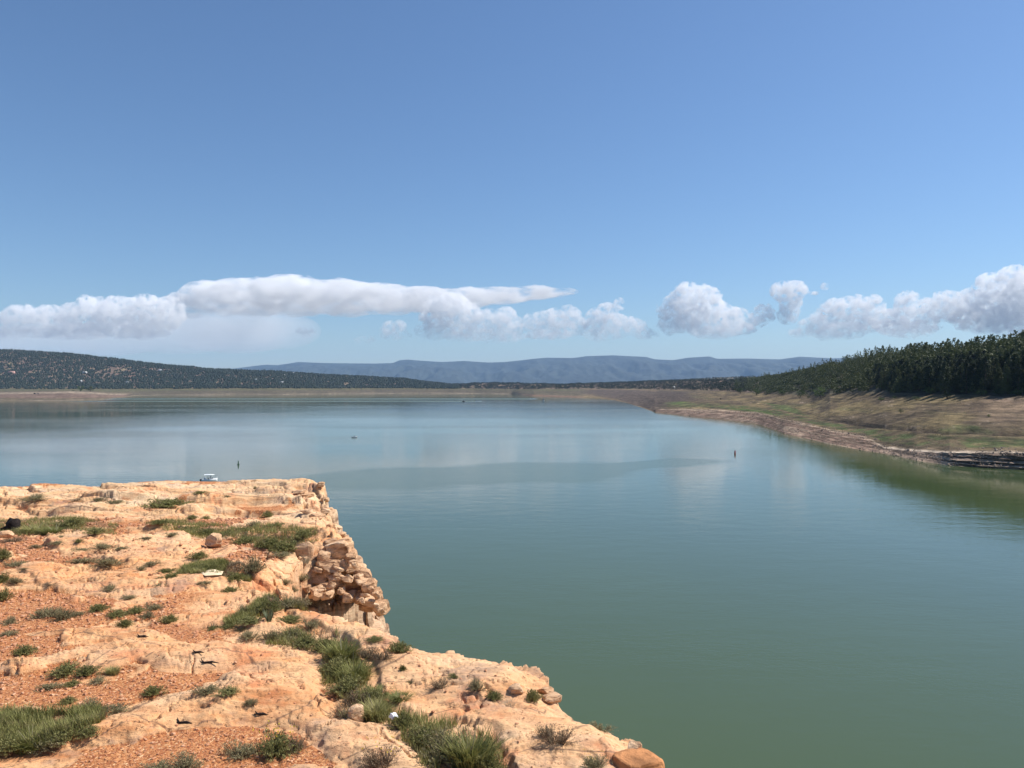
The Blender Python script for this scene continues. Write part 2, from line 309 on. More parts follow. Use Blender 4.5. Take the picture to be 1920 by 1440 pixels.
def M_rock():
    n = NT('sandstone_and_gravel')
    P = n.n('NewGeometry').outputs['Position']
    at = lambda s: n.n('Attribute', attribute_name=s).outputs['Fac']
    nz = lambda sc_, det=6, rough=.6, vec=P, **k: n.n('TexNoise', {'Vector': vec, 'Scale': sc_, 'Detail': det, 'Roughness': rough}, **k).outputs[0]
    sq = n.n('Mapping', {0: P, 3: (.45, 1.0, 3.0)}).outputs[0]
    big = nz(.55, 6, .62, sq); mid = nz(2.6, 6, .65, sq); fine = nz(14, 5, .7); gr = nz(60, 3, .7)
    rock = n.ramp(big, [(.34, (.56, .25, .10)), (.44, (.70, .37, .17)), (.53, (.76, .47, .265)), (.64, (.80, .585, .37))])
    rock = n.mix(n.ramp(mid, [(.40, .0), (.60, .75)]), rock, (.80, .545, .30))
    rock = n.mix(n.ramp(nz(1.1, 5, .6), [(.55, .0), (.66, .65)]), rock, (.62, .23, .10))           # iron-red patches
    rock = n.mix(n.ramp(nz(.8, 7, .72), [(.55, .0), (.66, .6)]), rock, (.34, .26, .215))            # grey lichen
    rock = n.mix(n.ramp(nz(11, 6, .75), [(.575, .0), (.66, .85)]), rock, (.17, .095, .065))           # dark pocks
    rock = n.mix(n.math('MULTIPLY', n.ramp(nz(4.2, 7, .78, sq), [(.54, .0), (.64, .75)]), n.ramp(nz(.45, 3), [(.42, .25), (.6, 1.0)])), rock, (.40, .25, .17))
    rock = n.mix(n.ramp(fine, [(.35, .30), (.62, .0)]), rock, (.36, .19, .10))
    rock = n.mix(n.math('SUBTRACT', 1.0, at('far')), rock, n.mix(1.0, rock, (1.0, .90, .83), 'MULTIPLY'))
    cl = n.n('Mapping', {0: P, 3: (.5, .5, 5.0)}).outputs[0]
    cliffc = n.ramp(nz(1.0, 7, .7, cl), [(.36, (.20, .115, .07)), (.48, (.46, .29, .175)), (.60, (.62, .44, .28)), (.7, (.55, .33, .2))])
    rock = n.mix(at('cliff'), rock, cliffc)
    vor = n.n('TexVoronoi', {'Vector': P, 'Scale': 34.0, 'Randomness': 1.0})
    vor2 = n.n('TexVoronoi', {'Vector': P, 'Scale': 15.0})
    g = n.ramp(vor.outputs['Color'], [(.2, (.28, .09, .035)), (.5, (.50, .205, .078)), (.78, (.62, .29, .12)), (.93, (.82, .54, .30))])
    g = n.mix(n.ramp(nz(1.7, 6, .65), [(.36, .45), (.55, .0)]), g, (.38, .135, .055))
    g = n.mix(n.ramp(vor2.outputs['Distance'], [(.05, .5), (.2, 0.0)]), g, (.58, .33, .19))
    edge = n.math('ADD', at('bare'), n.math('MULTIPLY', n.math('SUBTRACT', nz(5, 6, .7), .5), .9))
    base = n.mix(n.ramp(edge, [(.36, .0), (.62, 1.0)]), g, rock)
    crk = n.n('TexVoronoi', {'Vector': n.n('Mapping', {0: n.mix(.12, P, n.n('TexNoise', {'Vector': P, 'Scale': 1.3, 'Detail': 5}).outputs[1]), 3: (.55, .9, .6)}).outputs[0], 'Scale': .9}, feature='DISTANCE_TO_EDGE').outputs[0]
    base = n.mix(n.math('MULTIPLY', n.ramp(crk, [(.0, .8), (.012, .0)]), at('bare')), base, (.16, .09, .06))
    soil = n.mix(nz(9, 5, .7), (.15, .10, .06), (.27, .18, .10))
    base = n.mix(n.math('MULTIPLY', at('soil'), n.ramp(nz(2.2, 5, .7), [(.35, .2), (.6, .85)])), base, soil)
    h = n.math('ADD', n.math('MULTIPLY', nz(7, 8, .72, sq), .12), n.math('MULTIPLY', nz(26, 6, .8), .055))
    h = n.math('ADD', h, n.math('MULTIPLY', vor.outputs['Distance'], n.math('MULTIPLY', n.math('SUBTRACT', 1.0, at('bare')), -.035)))
    h = n.math('ADD', h, n.math('MULTIPLY', n.ramp(nz(11, 6, .75), [(.58, 1.0), (.70, .0)]), .05))
    bp = n.n('Bump', {'Height': h, 'Strength': 1.0, 'Distance': .28})
    b = n.n('BsdfPrincipled', {'Base Color': base, 'Roughness': .93, 'Specular IOR Level': .25, 'Normal': bp.outputs[0]})
    return n.surf(b.outputs[0])
M_terr = M_rock()
tag(link('rock_terrace', terr_me, M_terr), kind='structure')
def tz(X, Y):
    return terrace(np.array([X], float), np.array([Y], float))[0][0]
def on_terrace(x, y):                     # where the ray through a photo pixel meets the terrace
    h = 5.0
    for _ in range(12):
        X, Y = tp(x, y, h); h = .5 * h + .5 * (EYE - tz(X, Y))
    X, Y = tp(x, y, h); return Vector((X, Y, tz(X, Y)))
# ---------------------------------------------------------------- shores and hills
# columns: photo x -> (image row, distance) of waterline, bank top, middle flat, tree line, half slope, ridge
COL = [
 (-900, (760, 1400), (752, 1500), (744, 1900), (731, 2900), (690, 3350), (640, 3900)),
 (-200, (753, 1650), (746, 1760), (739, 2200), (730, 3100), (695, 3500), (650, 4000)),
 (0, (751.5, 1741), (744, 1850), (736.5, 2250), (729.5, 3200), (697, 3650), (656, 4100)),
 (60, (751.5, 1741), (744, 1850), (735.5, 2250), (729.5, 3200), (698, 3650), (659, 4100)),
 (130, (751.5, 1741), (744, 1840), (734, 2150), (729.5, 3250), (699, 3700), (663, 4100)),
 (170, (750, 1846), (744, 1930), (735.5, 2200), (729.5, 3250), (700, 3700), (668, 4100)),
 (205, (748, 2006), (744.5, 2080), (738, 2350), (729.5, 3250), (701, 3700), (672, 4100)),
 (232, (745, 2307), (743.5, 2400), (738.5, 2700), (729.5, 3250), (703, 3700), (675, 4100)),
 (252, (742, 2714), (739.5, 2850), (736, 3050), (729.5, 3300), (704, 3700), (678, 4100)),
 (300, (741, 2884), (738.5, 2980), (735, 3120), (729, 3300), (706, 3700), (683, 4100)),
 (380, (741, 2884), (738, 2980), (734.5, 3120), (729, 3320), (710, 3700), (691, 4100)),
 (440, (740, 3076), (737, 3140), (734, 3230), (728.5, 3350), (711, 3700), (694, 4100)),
 (520, (740, 3076), (737, 3140), (733.5, 3230), (728.5, 3350), (713, 3700), (697.5, 4100)),
 (600, (739, 3296), (736, 3350), (733, 3430), (728.5, 3520), (715, 3800), (703, 4150)),
 (700, (738, 3550), (735, 3600), (731.5, 3680), (728, 3750), (717, 4000), (707, 4300)),
 (760, (738, 3550), (735, 3600), (731, 3680), (728, 3750), (719, 4000), (711, 4300)),
 (800, (738, 3550), (735, 3600), (731, 3680), (728.5, 3750), (722, 3950), (717, 4200)),
 (848, (738, 3550), (735, 3600), (731, 3680), (728.5, 3720), (725.5, 3850), (722.5, 4000)),
 (890, (738, 3550), (735, 3600), (731.5, 3650), (729, 3700), (724, 3850), (718.5, 4000)),
 (960, (739, 3296), (735.5, 3350), (732.5, 3420), (730, 3480), (724, 3700), (718.5, 3900)),
 (1000, (743, 2564), (739, 2700), (734, 2950), (730, 3100), (725, 3350), (720.5, 3600)),
 (1060, (745, 2307), (741, 2480), (734.5, 2800), (729.5, 3000), (725, 3250), (721, 3500)),
 (1120, (747, 2097), (742, 2300), (735, 2700), (729.5, 2900), (724.5, 3200), (719.5, 3500)),
 (1160, (752, 1709), (746, 1950), (736, 2450), (730, 2800), (724, 3150), (718.5, 3500)),
 (1192, (761, 1282), (756, 1420), (740, 2000), (730, 2700), (723, 3100), (717.5, 3500)),
 (1216, (769, 1049), (766, 1090), (746, 1500), (730.5, 2600), (722, 3050), (716, 3500)),
 (1228, (773, 961), (768.5, 985), (751, 1250), (731, 2450), (722, 3000), (715.5, 3400)),
 (1300, (781, 824), (769, 880), (752, 1120), (732, 2000), (722, 2300), (713.5, 2700)),
 (1370, (788, 732), (771, 800), (756, 930), (734.5, 1350), (724, 1650), (714, 2000)),
 (1420, (795, 659), (775, 725), (762, 830), (738, 1080), (722, 1280), (709, 1500)),
 (1470, (813, 524), (787, 590), (772, 690), (741, 900), (717, 1070), (704, 1230)),
 (1520, (824, 466), (798, 520), (784, 590), (743, 790), (708, 960), (694, 1100)),
 (1556, (833, 427), (807, 472), (790, 530), (741, 680), (702, 840), (686, 1000)),
 (1610, (843, 391), (817, 432), (799, 480), (739, 620), (700, 760), (675, 900)),
 (1660, (851, 366), (840, 378), (803, 430), (741, 560), (700, 690), (670, 830)),
 (1720, (864, 332), (847, 345), (808, 385), (743, 510), (700, 620), (668, 760)),
 (1780, (873, 312), (849, 318), (811, 360), (744, 475), (700, 580), (667, 700)),
 (1850, (878, 302), (850, 307), (814, 345), (745, 445), (698, 540), (664, 650)),
 (1920, (881, 296), (851, 300), (817, 333), (746, 420), (694, 515), (660, 610)),
 (2100, (888, 283), (854, 288), (820, 320), (748, 390), (685, 480), (650, 560)),
 (2600, (905, 256), (862, 262), (826, 290), (750, 350), (670, 430), (625, 520))]
CX = np.array([c[0] for c in COL], float)
CYm = np.array([[q[1] for q in c[1:]] for c in COL], float); CR = np.array([[q[0] for q in c[1:]] for c in COL], float)
CZm = EYE - (CR - HZ) / F * CYm; CZm[:, 0] = 0.0
def prof(x):                               # distances and heights of the profile in this column
    x = np.asarray(x, float)
    Yp = np.stack([np.interp(x, CX, CYm[:, k]) for k in range(6)], -1); Zp = np.stack([np.interp(x, CX, CZm[:, k]) for k in range(6)], -1)
    Y0 = Yp[..., :1] * .985 - 3; Ye = Yp[..., -1:] * 1.25; Ze = Zp[..., -1:] * .55
    return np.concatenate([Y0 * .97, Y0, Yp, Ye], -1), np.concatenate([0 * Y0 - 4, 0 * Y0 - 1.0, Zp, Ze], -1)
def ground(x, s):                          # s: 2 = waterline, 3 bank top, 4 flat, 5 tree line, 6 half slope, 7 ridge, 8 behind
    Yp, Zp = prof(x); s = np.clip(s, 0, 7.999); k = np.floor(s).astype(int); t = s - k
    tk = lambda A, j: np.take_along_axis(A, j[..., None], -1)[..., 0]
    Y = tk(Yp, k) * (1 - t) + tk(Yp, k + 1) * t; Z = tk(Zp, k) * (1 - t) + tk(Zp, k + 1) * t
    X = (x - 960) / F * Y
    a = sst(2, 3, s)
    nz = fbm(X / 160, Y / 160, 5) * (6 * sst(5, 7, s)) + a * fbm(X / 45, Y / 45, 5) * 1.6 * (1 + sst(5, 6, s)) * sst(250, 900, Y) + a * fbm(X / 30, Y / 22, 5, .6) * 1.0
    return X, Y, Z + nz
CLF = lambda x: sst(1625, 1670, x)
xs = np.concatenate([np.arange(-900, -20, 12.0), np.arange(-20, 1215, 2.5), np.arange(1215, 1940, 1.6), np.arange(1940, 2600, 10.0)])
ss = np.concatenate([[0, 1, 1.6, 1.85, 1.95], np.linspace(2, 3, 26), np.linspace(3.03, 4, 30), np.linspace(4.03, 5, 34), np.linspace(5.05, 7, 60), np.linspace(7.1, 8, 6)])
SX, SS = np.meshgrid(xs, ss)
X_, Y_, Z_ = ground(SX + 2.2 * fbm(SX / 9, SS * 3, 3) * sst(2.0, 1.9, abs(SS - 2)) , SS)
# the rock ledge at the near right end of the shore and the rough pale bank: real steps
lc = CLF(SX) * sst(1.98, 2.0, SS) * sst(3.25, 3.0, SS)
bedn = fbm(X_ / 7, Z_ / 1.5, 4)
Y_ = Y_ - lc * (3.0 * (stair(Z_ * .75 + bedn * .5, .15) - Z_ * .75) * .9 + 1.8 * fbm(X_ / 5, Z_ * 2.2, 4))
bank = sst(1240, 1420, SX) * (1 - CLF(SX)) * sst(1.98, 2.1, SS) * sst(3.5, 3.0, SS)
Z_ = Z_ + bank * (stair(Z_ * 1.1 + fbm(X_ / 25, Y_ / 25, 4) * 1.5, .12) / 1.1 - Z_) * .8
gul = np.exp(-((SS - 4.02 - .1 * fbm(SX / 60, SX * 0, 3)) / .045) ** 2) * sst(1545, 1580, SX)
Z_ = Z_ - gul * 1.8
Vg = np.stack([X_, Y_, Z_], -1).reshape(-1, 3)
g_me = fast_mesh('shore_ground', Vg, grid_faces(len(ss), len(xs)))
# --- soil colours, a property of each place on the shore
def lerp3(a, b, t): return a + (b - a) * t[..., None]
col = np.zeros(SX.shape + (3,)); W = lambda *c: np.array(c, float)
n1 = fbm(X_ / 40, Y_ / 60, 5, .6); n2 = fbm(X_ / 9, Y_ / 14, 5, .65); n3 = fbm(SX / 70, SS * 2.3, 5, .6)
mud = W(.19, .125, .09); pale = W(.30, .225, .16); sand = W(.46, .36, .26); straw = W(.235, .175, .085); dry = W(.145, .105, .062); green = W(.085, .105, .035); brt = W(.085, .13, .03); dark = W(.085, .062, .048); red = W(.33, .195, .13)
col[:] = dry
col = lerp3(col, straw, sst(-.15, .35, n1 + .4 * n3))
right = sst(1225, 1240, SX)
# right shore
bk = sst(1205, 1235, SX + 12 * n2) * sst(3.10, 2.95, SS)
col = lerp3(col, mud * 1.1, bk); col = lerp3(col, pale, bk * sst(.0, .3, fbm(SX / 90, SS * 9, 4)))
col = lerp3(col, pale * 1.05, right * np.exp(-((SS - 3.03 - .06 * n3) / .06) ** 2))
gs = right * sst(3.22, 3.34, SS + .12 * n3) * sst(3.95, 3.7, SS + .15 * n3)
col = lerp3(col, green * 1.15, gs * sst(-.25, .2, n2 + .3 * n1)); 
col = lerp3(col, brt, sst(1330, 1400, SX) * sst(1475, 1440, SX) * np.exp(-((SS - 3.30) / .13) ** 2)); col = lerp3(col, brt * 1.2, sst(1232, 1250, SX) * sst(1300, 1270, SX) * np.exp(-((SS - 3.75) / .2) ** 2))
md = right * sst(4.0, 4.06, SS) * sst(5.1, 4.9, SS)
col = lerp3(col, dry * .95, md * .7); col = lerp3(col, straw, md * sst(-.1, .3, n1 + .6 * n3)); col = lerp3(col, green * 1.2, md * sst(.05, .35, fbm(SX / 110 + 7, SS * 3.4, 4)) * sst(4.6, 4.2, SS)); col = lerp3(col, W(.25, .17, .12), md * sst(1780, 1880, SX) * sst(4.1, 4.6, SS) * .7)
col = lerp3(col, sand, md * .7 * sst(.25, .45, n2))
# dark slope left of the tip
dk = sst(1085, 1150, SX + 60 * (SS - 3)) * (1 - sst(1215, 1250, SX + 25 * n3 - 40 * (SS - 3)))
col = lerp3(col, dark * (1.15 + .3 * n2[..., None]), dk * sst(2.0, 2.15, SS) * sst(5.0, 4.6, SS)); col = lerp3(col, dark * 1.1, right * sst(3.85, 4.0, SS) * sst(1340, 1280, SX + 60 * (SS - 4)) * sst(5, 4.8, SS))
# far and left shores
fl = 1 - sst(1070, 1110, SX)
col = lerp3(col, W(.185, .15, .095), fl * sst(4.9, 4.7, SS) * .85)
col = lerp3(col, sand * .95, fl * sst(2.0, 2.05, SS) * sst(2.40, 2.2, SS + .15 * n3) * sst(980, 940, SX) * (.35 + .65 * sst(-.1, .2, n3))); col = lerp3(col, W(.28, .19, .14), fl * sst(2.5, 2.7, SS) * sst(4.1, 3.7, SS) * sst(250, 230, SX))
col = lerp3(col, sand * 1.1, fl * sst(250, 230, SX) * np.exp(-((SS - 3.85) / .22) ** 2) * sst(-.2, .1, n3 + .2)); col = lerp3(col, W(.19, .175, .085), fl * sst(4.1, 4.5, SS) * .75)
col = lerp3(col, sand * .8, fl * sst(250, 260, SX) * np.exp(-((SS - 2.6 - .9 * n3) / .16) ** 2) * .6); col = lerp3(col, red, sst(960, 1000, SX) * fl * sst(2.0, 2.1, SS) * sst(2.9, 2.4, SS) * .8)
# wooded slopes: bare soil between the trees
wood = sst(5.0, 5.12, SS)
soil = W(.15, .105, .08) * np.ones_like(col); soil = lerp3(soil, W(.25, .20, .12), sst(.0, .3, n1)); soil = lerp3(soil, W(.27, .17, .125), sst(.15, .4, fbm(X_ / 90 + 9, Y_ / 130, 4)))
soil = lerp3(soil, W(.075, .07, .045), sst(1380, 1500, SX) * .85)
col = lerp3(col, soil, wood)
col = lerp3(col, W(.115, .08, .06), gul * .9)
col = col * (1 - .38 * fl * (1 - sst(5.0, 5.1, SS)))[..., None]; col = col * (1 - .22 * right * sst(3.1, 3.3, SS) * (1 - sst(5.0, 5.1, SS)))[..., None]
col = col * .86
# the ledge: dark beds and pale caps
lb = sst(.05, -.3, np.sin(Z_ * 3.1 + 2.2 * fbm(X_ / 12, Z_ / 2, 3)) + .3 * n2)
lcf = CLF(SX) * sst(2.99, 2.9, SS)
col = lerp3(col, W(.30, .215, .155), lcf); col = lerp3(col, W(.12, .085, .065), lcf * lb); col = lerp3(col, W(.58, .46, .34), CLF(SX) * np.exp(-((SS - 3.03) / .045) ** 2))
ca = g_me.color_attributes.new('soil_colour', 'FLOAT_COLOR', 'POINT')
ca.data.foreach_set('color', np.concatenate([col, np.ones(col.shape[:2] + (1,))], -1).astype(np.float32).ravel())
def M_ground():
    n = NT('shore_soil'); P = n.n('NewGeometry').outputs['Position']
    a = n.n('Attribute', attribute_name='soil_colour').outputs['Color']
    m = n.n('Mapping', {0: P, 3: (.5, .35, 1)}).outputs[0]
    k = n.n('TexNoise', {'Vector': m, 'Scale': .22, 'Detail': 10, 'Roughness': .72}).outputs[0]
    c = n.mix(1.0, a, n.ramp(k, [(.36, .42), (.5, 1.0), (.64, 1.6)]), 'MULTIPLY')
    zb = n.n('TexNoise', {'Vector': n.n('Mapping', {0: P, 3: (.012, .012, 1.1)}).outputs[0], 'Scale': 1.0, 'Detail': 7, 'Roughness': .7}).outputs[0]
    c = n.mix(1.0, c, n.ramp(zb, [(.36, .60), (.5, 1.0), (.64, 1.35)]), 'MULTIPLY')
    k2 = n.n('TexNoise', {'Vector': P, 'Scale': 1.3, 'Detail': 6, 'Roughness': .8}).outputs[0]
    c = n.mix(n.ramp(k2, [(.58, .0), (.66, .75)]), c, (.055, .062, .025))
    bp = n.n('Bump', {'Height': k, 'Strength': .8, 'Distance': 2.0})
    b = n.n('BsdfPrincipled', {'Base Color': c, 'Roughness': .95, 'Specular IOR Level': .15, 'Normal': bp.outputs[0]})
    return n.surf(b.outputs[0])
tag(link('ground', g_me, M_ground()), kind='structure')

def plain_mat(name, colr, scale, dark=.5, bump=0, rough=.9):
    n = NT(name); P = n.n('NewGeometry').outputs['Position']
    k = n.n('TexNoise', {'Vector': P, 'Scale': scale, 'Detail': 7, 'Roughness': .65}).outputs[0]
    c = n.mix(n.ramp(k, [(.36, .0), (.64, 1.0)]), tuple(dark * v for v in colr), colr)
    ins = {'Base Color': c, 'Roughness': rough, 'Specular IOR Level': .2}
    if bump: ins['Normal'] = n.n('Bump', {'Height': k, 'Strength': 1.0, 'Distance': bump}).outputs[0]
    return n.surf(n.n('BsdfPrincipled', ins).outputs[0])
# distant mountains, one range across the view, and the low plain in front of them
MP = [(-1400, 672), (-700, 670), (-200, 676), (200, 700), (440, 691), (480, 686), (500, 684), (520, 685), (560, 679), (610, 681), (700, 682), (736, 681), (750, 675.5), (765, 674.5), (795, 677), (830, 679), (870, 677), (915, 680), (945, 679), (975, 676), (1000, 673), (1025, 671), (1075, 671.5), (1100, 668), (1150, 666.5), (1212, 669.5), (1228, 674), (1262, 675.5), (1290, 671), (1330, 668.5), (1345, 673), (1400, 672.5), (1462, 674), (1500, 669), (1560, 672), (1700, 668), (2000, 672), (3300, 672)]
mx = np.concatenate([np.arange(-1400, 300, 30.0), np.arange(300, 1640, 3.0), np.arange(1640, 3300, 30.0)])
mt = np.concatenate([np.linspace(0, .25, 6), np.linspace(.27, 1, 50), np.linspace(1.02, 1.3, 8)])
MX, MT = np.meshgrid(mx, mt)
prow = np.interp(MX, [a for a, b in MP], [b for a, b in MP])
YB, YR = 5200.0, 21000.0
Ym = np.where(MT < .25, YB + (15000 - YB) * MT / .25, 15000 + (YR - 15000) * (MT - .25) / .75)
zr = EYE + (HZ - prow) / F * YR
tt = np.clip((MT - .25) / .75, 0, 1); Xm = (MX - 960) / F * Ym
shp = np.where(MT <= 1, tt ** 1.25, 1 - (MT - 1) * 2.2)
rid = 1 - np.abs(fbm(Xm / 1500 + 3, Ym / 4200, 6, .55)) * 2.2
Zm = 30 + (zr - 30) * shp + (tt * (1 - tt) * 4) * (rid - .55) * 300 + sst(.9, 1.1, tt) * 8
Zm = np.where(MT < .25, 28 + 6 * fbm(Xm / 900, Ym / 900, 3), Zm)
mo = link('mountain_range', fast_mesh('mountain_range', np.stack([Xm, Ym, Zm], -1).reshape(-1, 3), grid_faces(len(mt), len(mx))), plain_mat('far_forest_slopes', (.040, .05, .042), 1 / 900, .5, 60))
tag(mo, kind='structure')
# low wooded ridge between the lake basin and the mountains
RP = [(900, 724), (1050, 722), (1120, 719), (1180, 717), (1230, 714.5), (1280, 712), (1330, 709), (1380, 707), (1420, 706.5), (1470, 705.5), (1560, 706), (1700, 712), (1800, 724)]
rx = np.arange(900, 1800, 4.0); rt = np.linspace(0, 1.5, 16); RX, RT = np.meshgrid(rx, rt)
rrow = np.interp(RX, [a for a, b in RP], [b for a, b in RP]); Yv = 3950 + RT * 900
Zv = np.where(RT < 1, 24 + (EYE + (HZ - rrow) / F * 4850 - 24) * RT, (EYE + (HZ - rrow) / F * 4850) * (1 - (RT - 1))) + 3 * fbm(RX / 30, RT * 4, 3) * sst(0, .3, RT)
ro = link('far_hill', fast_mesh('far_hill', np.stack([(RX - 960) / F * Yv, Yv, Zv], -1).reshape(-1, 3), grid_faces(len(rt), len(rx))), plain_mat('far_hill_soil', (.20, .16, .10), 1 / 60, .5))
tag(ro, kind='structure')
# ---------------------------------------------------------------- water
def M_water():
    n = NT('lake_water'); P = n.n('NewGeometry').outputs['Position']
    tx = lambda sc_, det, v, rough=.5: n.n('TexNoise', {'Vector': v, 'Scale': sc_, 'Detail': det, 'Roughness': rough}).outputs[0]
    flat = n.n('Mapping', {0: P, 3: (.55, 1.0, 1)}).outputs[0]
    body = n.mix(n.ramp(tx(1 / 90, 4, P), [(.35, .0), (.65, 1.0)]), (.056, .081, .033), (.063, .090, .037))
    # calm and wind-touched patches
    pa = n.ramp(tx(1 / 130, 5, n.n('Mapping', {0: P, 3: (.35, 1.0, 1)}).outputs[0], .55), [(.42, .0), (.60, 1.0)])
    sp = n.n('SeparateXYZ', {0: P}).outputs
    wob = n.math('MULTIPLY', n.math('SUBTRACT', tx(1 / 45, 4, P), .5), 46.0)
    def blob(cx, cy, rx_, ry_, tilt=0.0, soft=.3):       # a wind-ruffled patch of the lake
        dx = n.math('DIVIDE', n.math('SUBTRACT', sp[0], cx), rx_)
        yy = n.math('ADD', n.math('SUBTRACT', n.math('SUBTRACT', sp[1], cy), n.math('MULTIPLY', n.math('SUBTRACT', sp[0], cx), tilt)), wob)
        dy = n.math('DIVIDE', yy, ry_)
        r2 = n.math('ADD', n.math('MULTIPLY', dx, dx), n.math('MULTIPLY', dy, dy))
        return n.n('MapRange', {0: r2, 1: 1.0 - soft, 2: 1.0 + soft, 3: 1.0, 4: 0.0}).outputs[0]
    def lane(y0, x0, x1, wd, sl=0.0):                       # the long wake of a passing boat
        yy = n.math('ABSOLUTE', n.math('SUBTRACT', n.math('SUBTRACT', sp[1], y0), n.math('MULTIPLY', sp[0], sl)))
        a = n.n('MapRange', {0: yy, 1: wd, 2: wd * 1.6, 3: 1.0, 4: 0.0}).outputs[0]
        b_ = n.n('MapRange', {0: sp[0], 1: x0, 2: x0 + 150, 3: 0.0, 4: 1.0}).outputs[0]; c_ = n.n('MapRange', {0: sp[0], 1: x1 - 30, 2: x1, 3: 1.0, 4: 0.0}).outputs[0]
        return n.math('MULTIPLY', a, n.math('MULTIPLY', b_, c_))
    patch = n.math('MAXIMUM', blob(-12, 282, 70, 40, .30), blob(52, 312, 42, 17, .42))
    lanes = n.math('MAXIMUM', lane(2010, -1150, 70, 60), lane(1700, -1000, -60, 36, .02))
    pa = n.math('MULTIPLY', pa, n.math('SUBTRACT', 1.0, patch))
    rip = n.math('ADD', n.math('MULTIPLY', tx(1.1, 4, flat, .6), 1.0), n.math('MULTIPLY', tx(.22, 3, flat), 2.2))
    bp = n.n('Bump', {'Height': rip, 'Strength': n.math('ADD', n.math('MULTIPLY', pa, .14), .09), 'Distance': .12})
    b = n.n('BsdfPrincipled', {'Base Color': body, 'Roughness': n.math('ADD', n.math('ADD', n.math('MULTIPLY', pa, .03), .018), n.math('ADD', n.math('MULTIPLY', patch, .16), n.math('MULTIPLY', lanes, .35))), 'IOR': 1.333, 'Normal': bp.outputs[0]})
    return n.surf(b.outputs[0])
wy = np.concatenate([np.linspace(-1500, 100, 10), np.geomspace(110, 6500, 60)]); wx_ = np.linspace(-6500, 6500, 60)
WX, WY = np.meshgrid(wx_, wy)
wo_ = link('water', fast_mesh('water', np.stack([WX, WY, 0 * WX], -1).reshape(-1, 3), grid_faces(len(wy), len(wx_))), M_water())
tag(wo_, kind='structure')
# lake bed and land out to the horizon on every side
gx = np.linspace(-26000, 26000, 60); gy = np.concatenate([np.linspace(-4000, 5000, 20), np.linspace(6000, 24000, 20)])
QX, QY = np.meshgrid(gx, gy)
QZ = np.where((abs(QX) < 7000) & (QY > -2500) & (QY < 5500), -7.0, 18.0)
tag(link('terrain', fast_mesh('terrain', np.stack([QX, QY, QZ], -1).reshape(-1, 3), grid_faces(len(gy), len(gx))), plain_mat('wide_land', (.14, .12, .08), 1 / 400)), kind='structure')
# ---------------------------------------------------------------- foliage
def foliage_mat(name, cols, rand=.5, trans=.25, scale=3.0):
    n = NT(name); oi = n.n('ObjectInfo').outputs['Random']
    P = n.n('NewGeometry').outputs['Position']
    k = n.n('TexNoise', {'Vector': P, 'Scale': scale, 'Detail': 4, 'Roughness': .7}).outputs[0]
    f = n.math('ADD', n.math('MULTIPLY', k, 1 - rand), n.math('MULTIPLY', oi, rand))
    c = n.ramp(f, [(.25 + .5 * i / max(1, len(cols) - 1), q) for i, q in enumerate(cols)])
    d = n.n('BsdfPrincipled', {'Base Color': c, 'Roughness': .7, 'Specular IOR Level': .25})
    t = n.n('BsdfTranslucent', {'Color': c})
    mx = n.n('MixShader', {0: trans, 1: d.outputs[0], 2: t.outputs[0]})
    return n.surf(mx.outputs[0])
def tris(cen, size, rnd, up=.0, elong=1.6):   # one leaf-sized face at each centre
    N = len(cen); a = rnd.normal(size=(N, 3)); a /= np.linalg.norm(a, axis=1)[:, None]
    b = np.cross(a, rnd.normal(size=(N, 3))); b /= np.linalg.norm(b, axis=1)[:, None]
    a[:, 2] = np.abs(a[:, 2]) + up; a /= np.linalg.norm(a, axis=1)[:, None]
    s = (size * rnd.uniform(.6, 1.3, N))[:, None]
    V = np.stack([cen - b * s * .5, cen + b * s * .5, cen + a * s * elong], 1).reshape(-1, 3)
    return V, np.arange(3 * N).reshape(-1, 3)
def join(parts):
    Vs, Fs, n = [], [], 0
    for v, f in parts: Vs.append(v); Fs.append(f + n); n += len(v)
    return np.concatenate(Vs), np.concatenate(Fs)
def tube(pts, rad, seg=6):
    pts = np.array(pts, float); V = []; n = len(pts)
    for i, p in enumerate(pts):
        d = pts[min(i + 1, n - 1)] - pts[max(i - 1, 0)]; d /= np.linalg.norm(d) + 1e-9
        a = np.cross(d, (0, 0, 1) if abs(d[2]) < .9 else (1, 0, 0)); a /= np.linalg.norm(a); b = np.cross(d, a)
        for k in range(seg):
            t = 2 * np.pi * k / seg; V.append(p + rad[i] * (np.cos(t) * a + np.sin(t) * b))
    Fq = [(i * seg + k, i * seg + (k + 1) % seg, (i + 1) * seg + (k + 1) % seg, (i + 1) * seg + k) for i in range(n - 1) for k in range(seg)]
    return np.array(V), np.array([t for a, b, c, d in Fq for t in ((a, b, c), (a, c, d))])
M_pine = foliage_mat('pine_needles', [(.016, .027, .012), (.038, .054, .018), (.100, .115, .040)], .6, .15, .07)
M_oak = foliage_mat('broad_leaves', [(.030, .055, .012), (.060, .095, .022), (.095, .14, .035)], .5, .25, .5)
M_bark = plain_mat('bark', (.13, .085, .06), 6, .4, .05)
M_wood = foliage_mat('distant_foliage', [(.012, .021, .014), (.022, .033, .019), (.042, .053, .028)], .0, .1, .03)
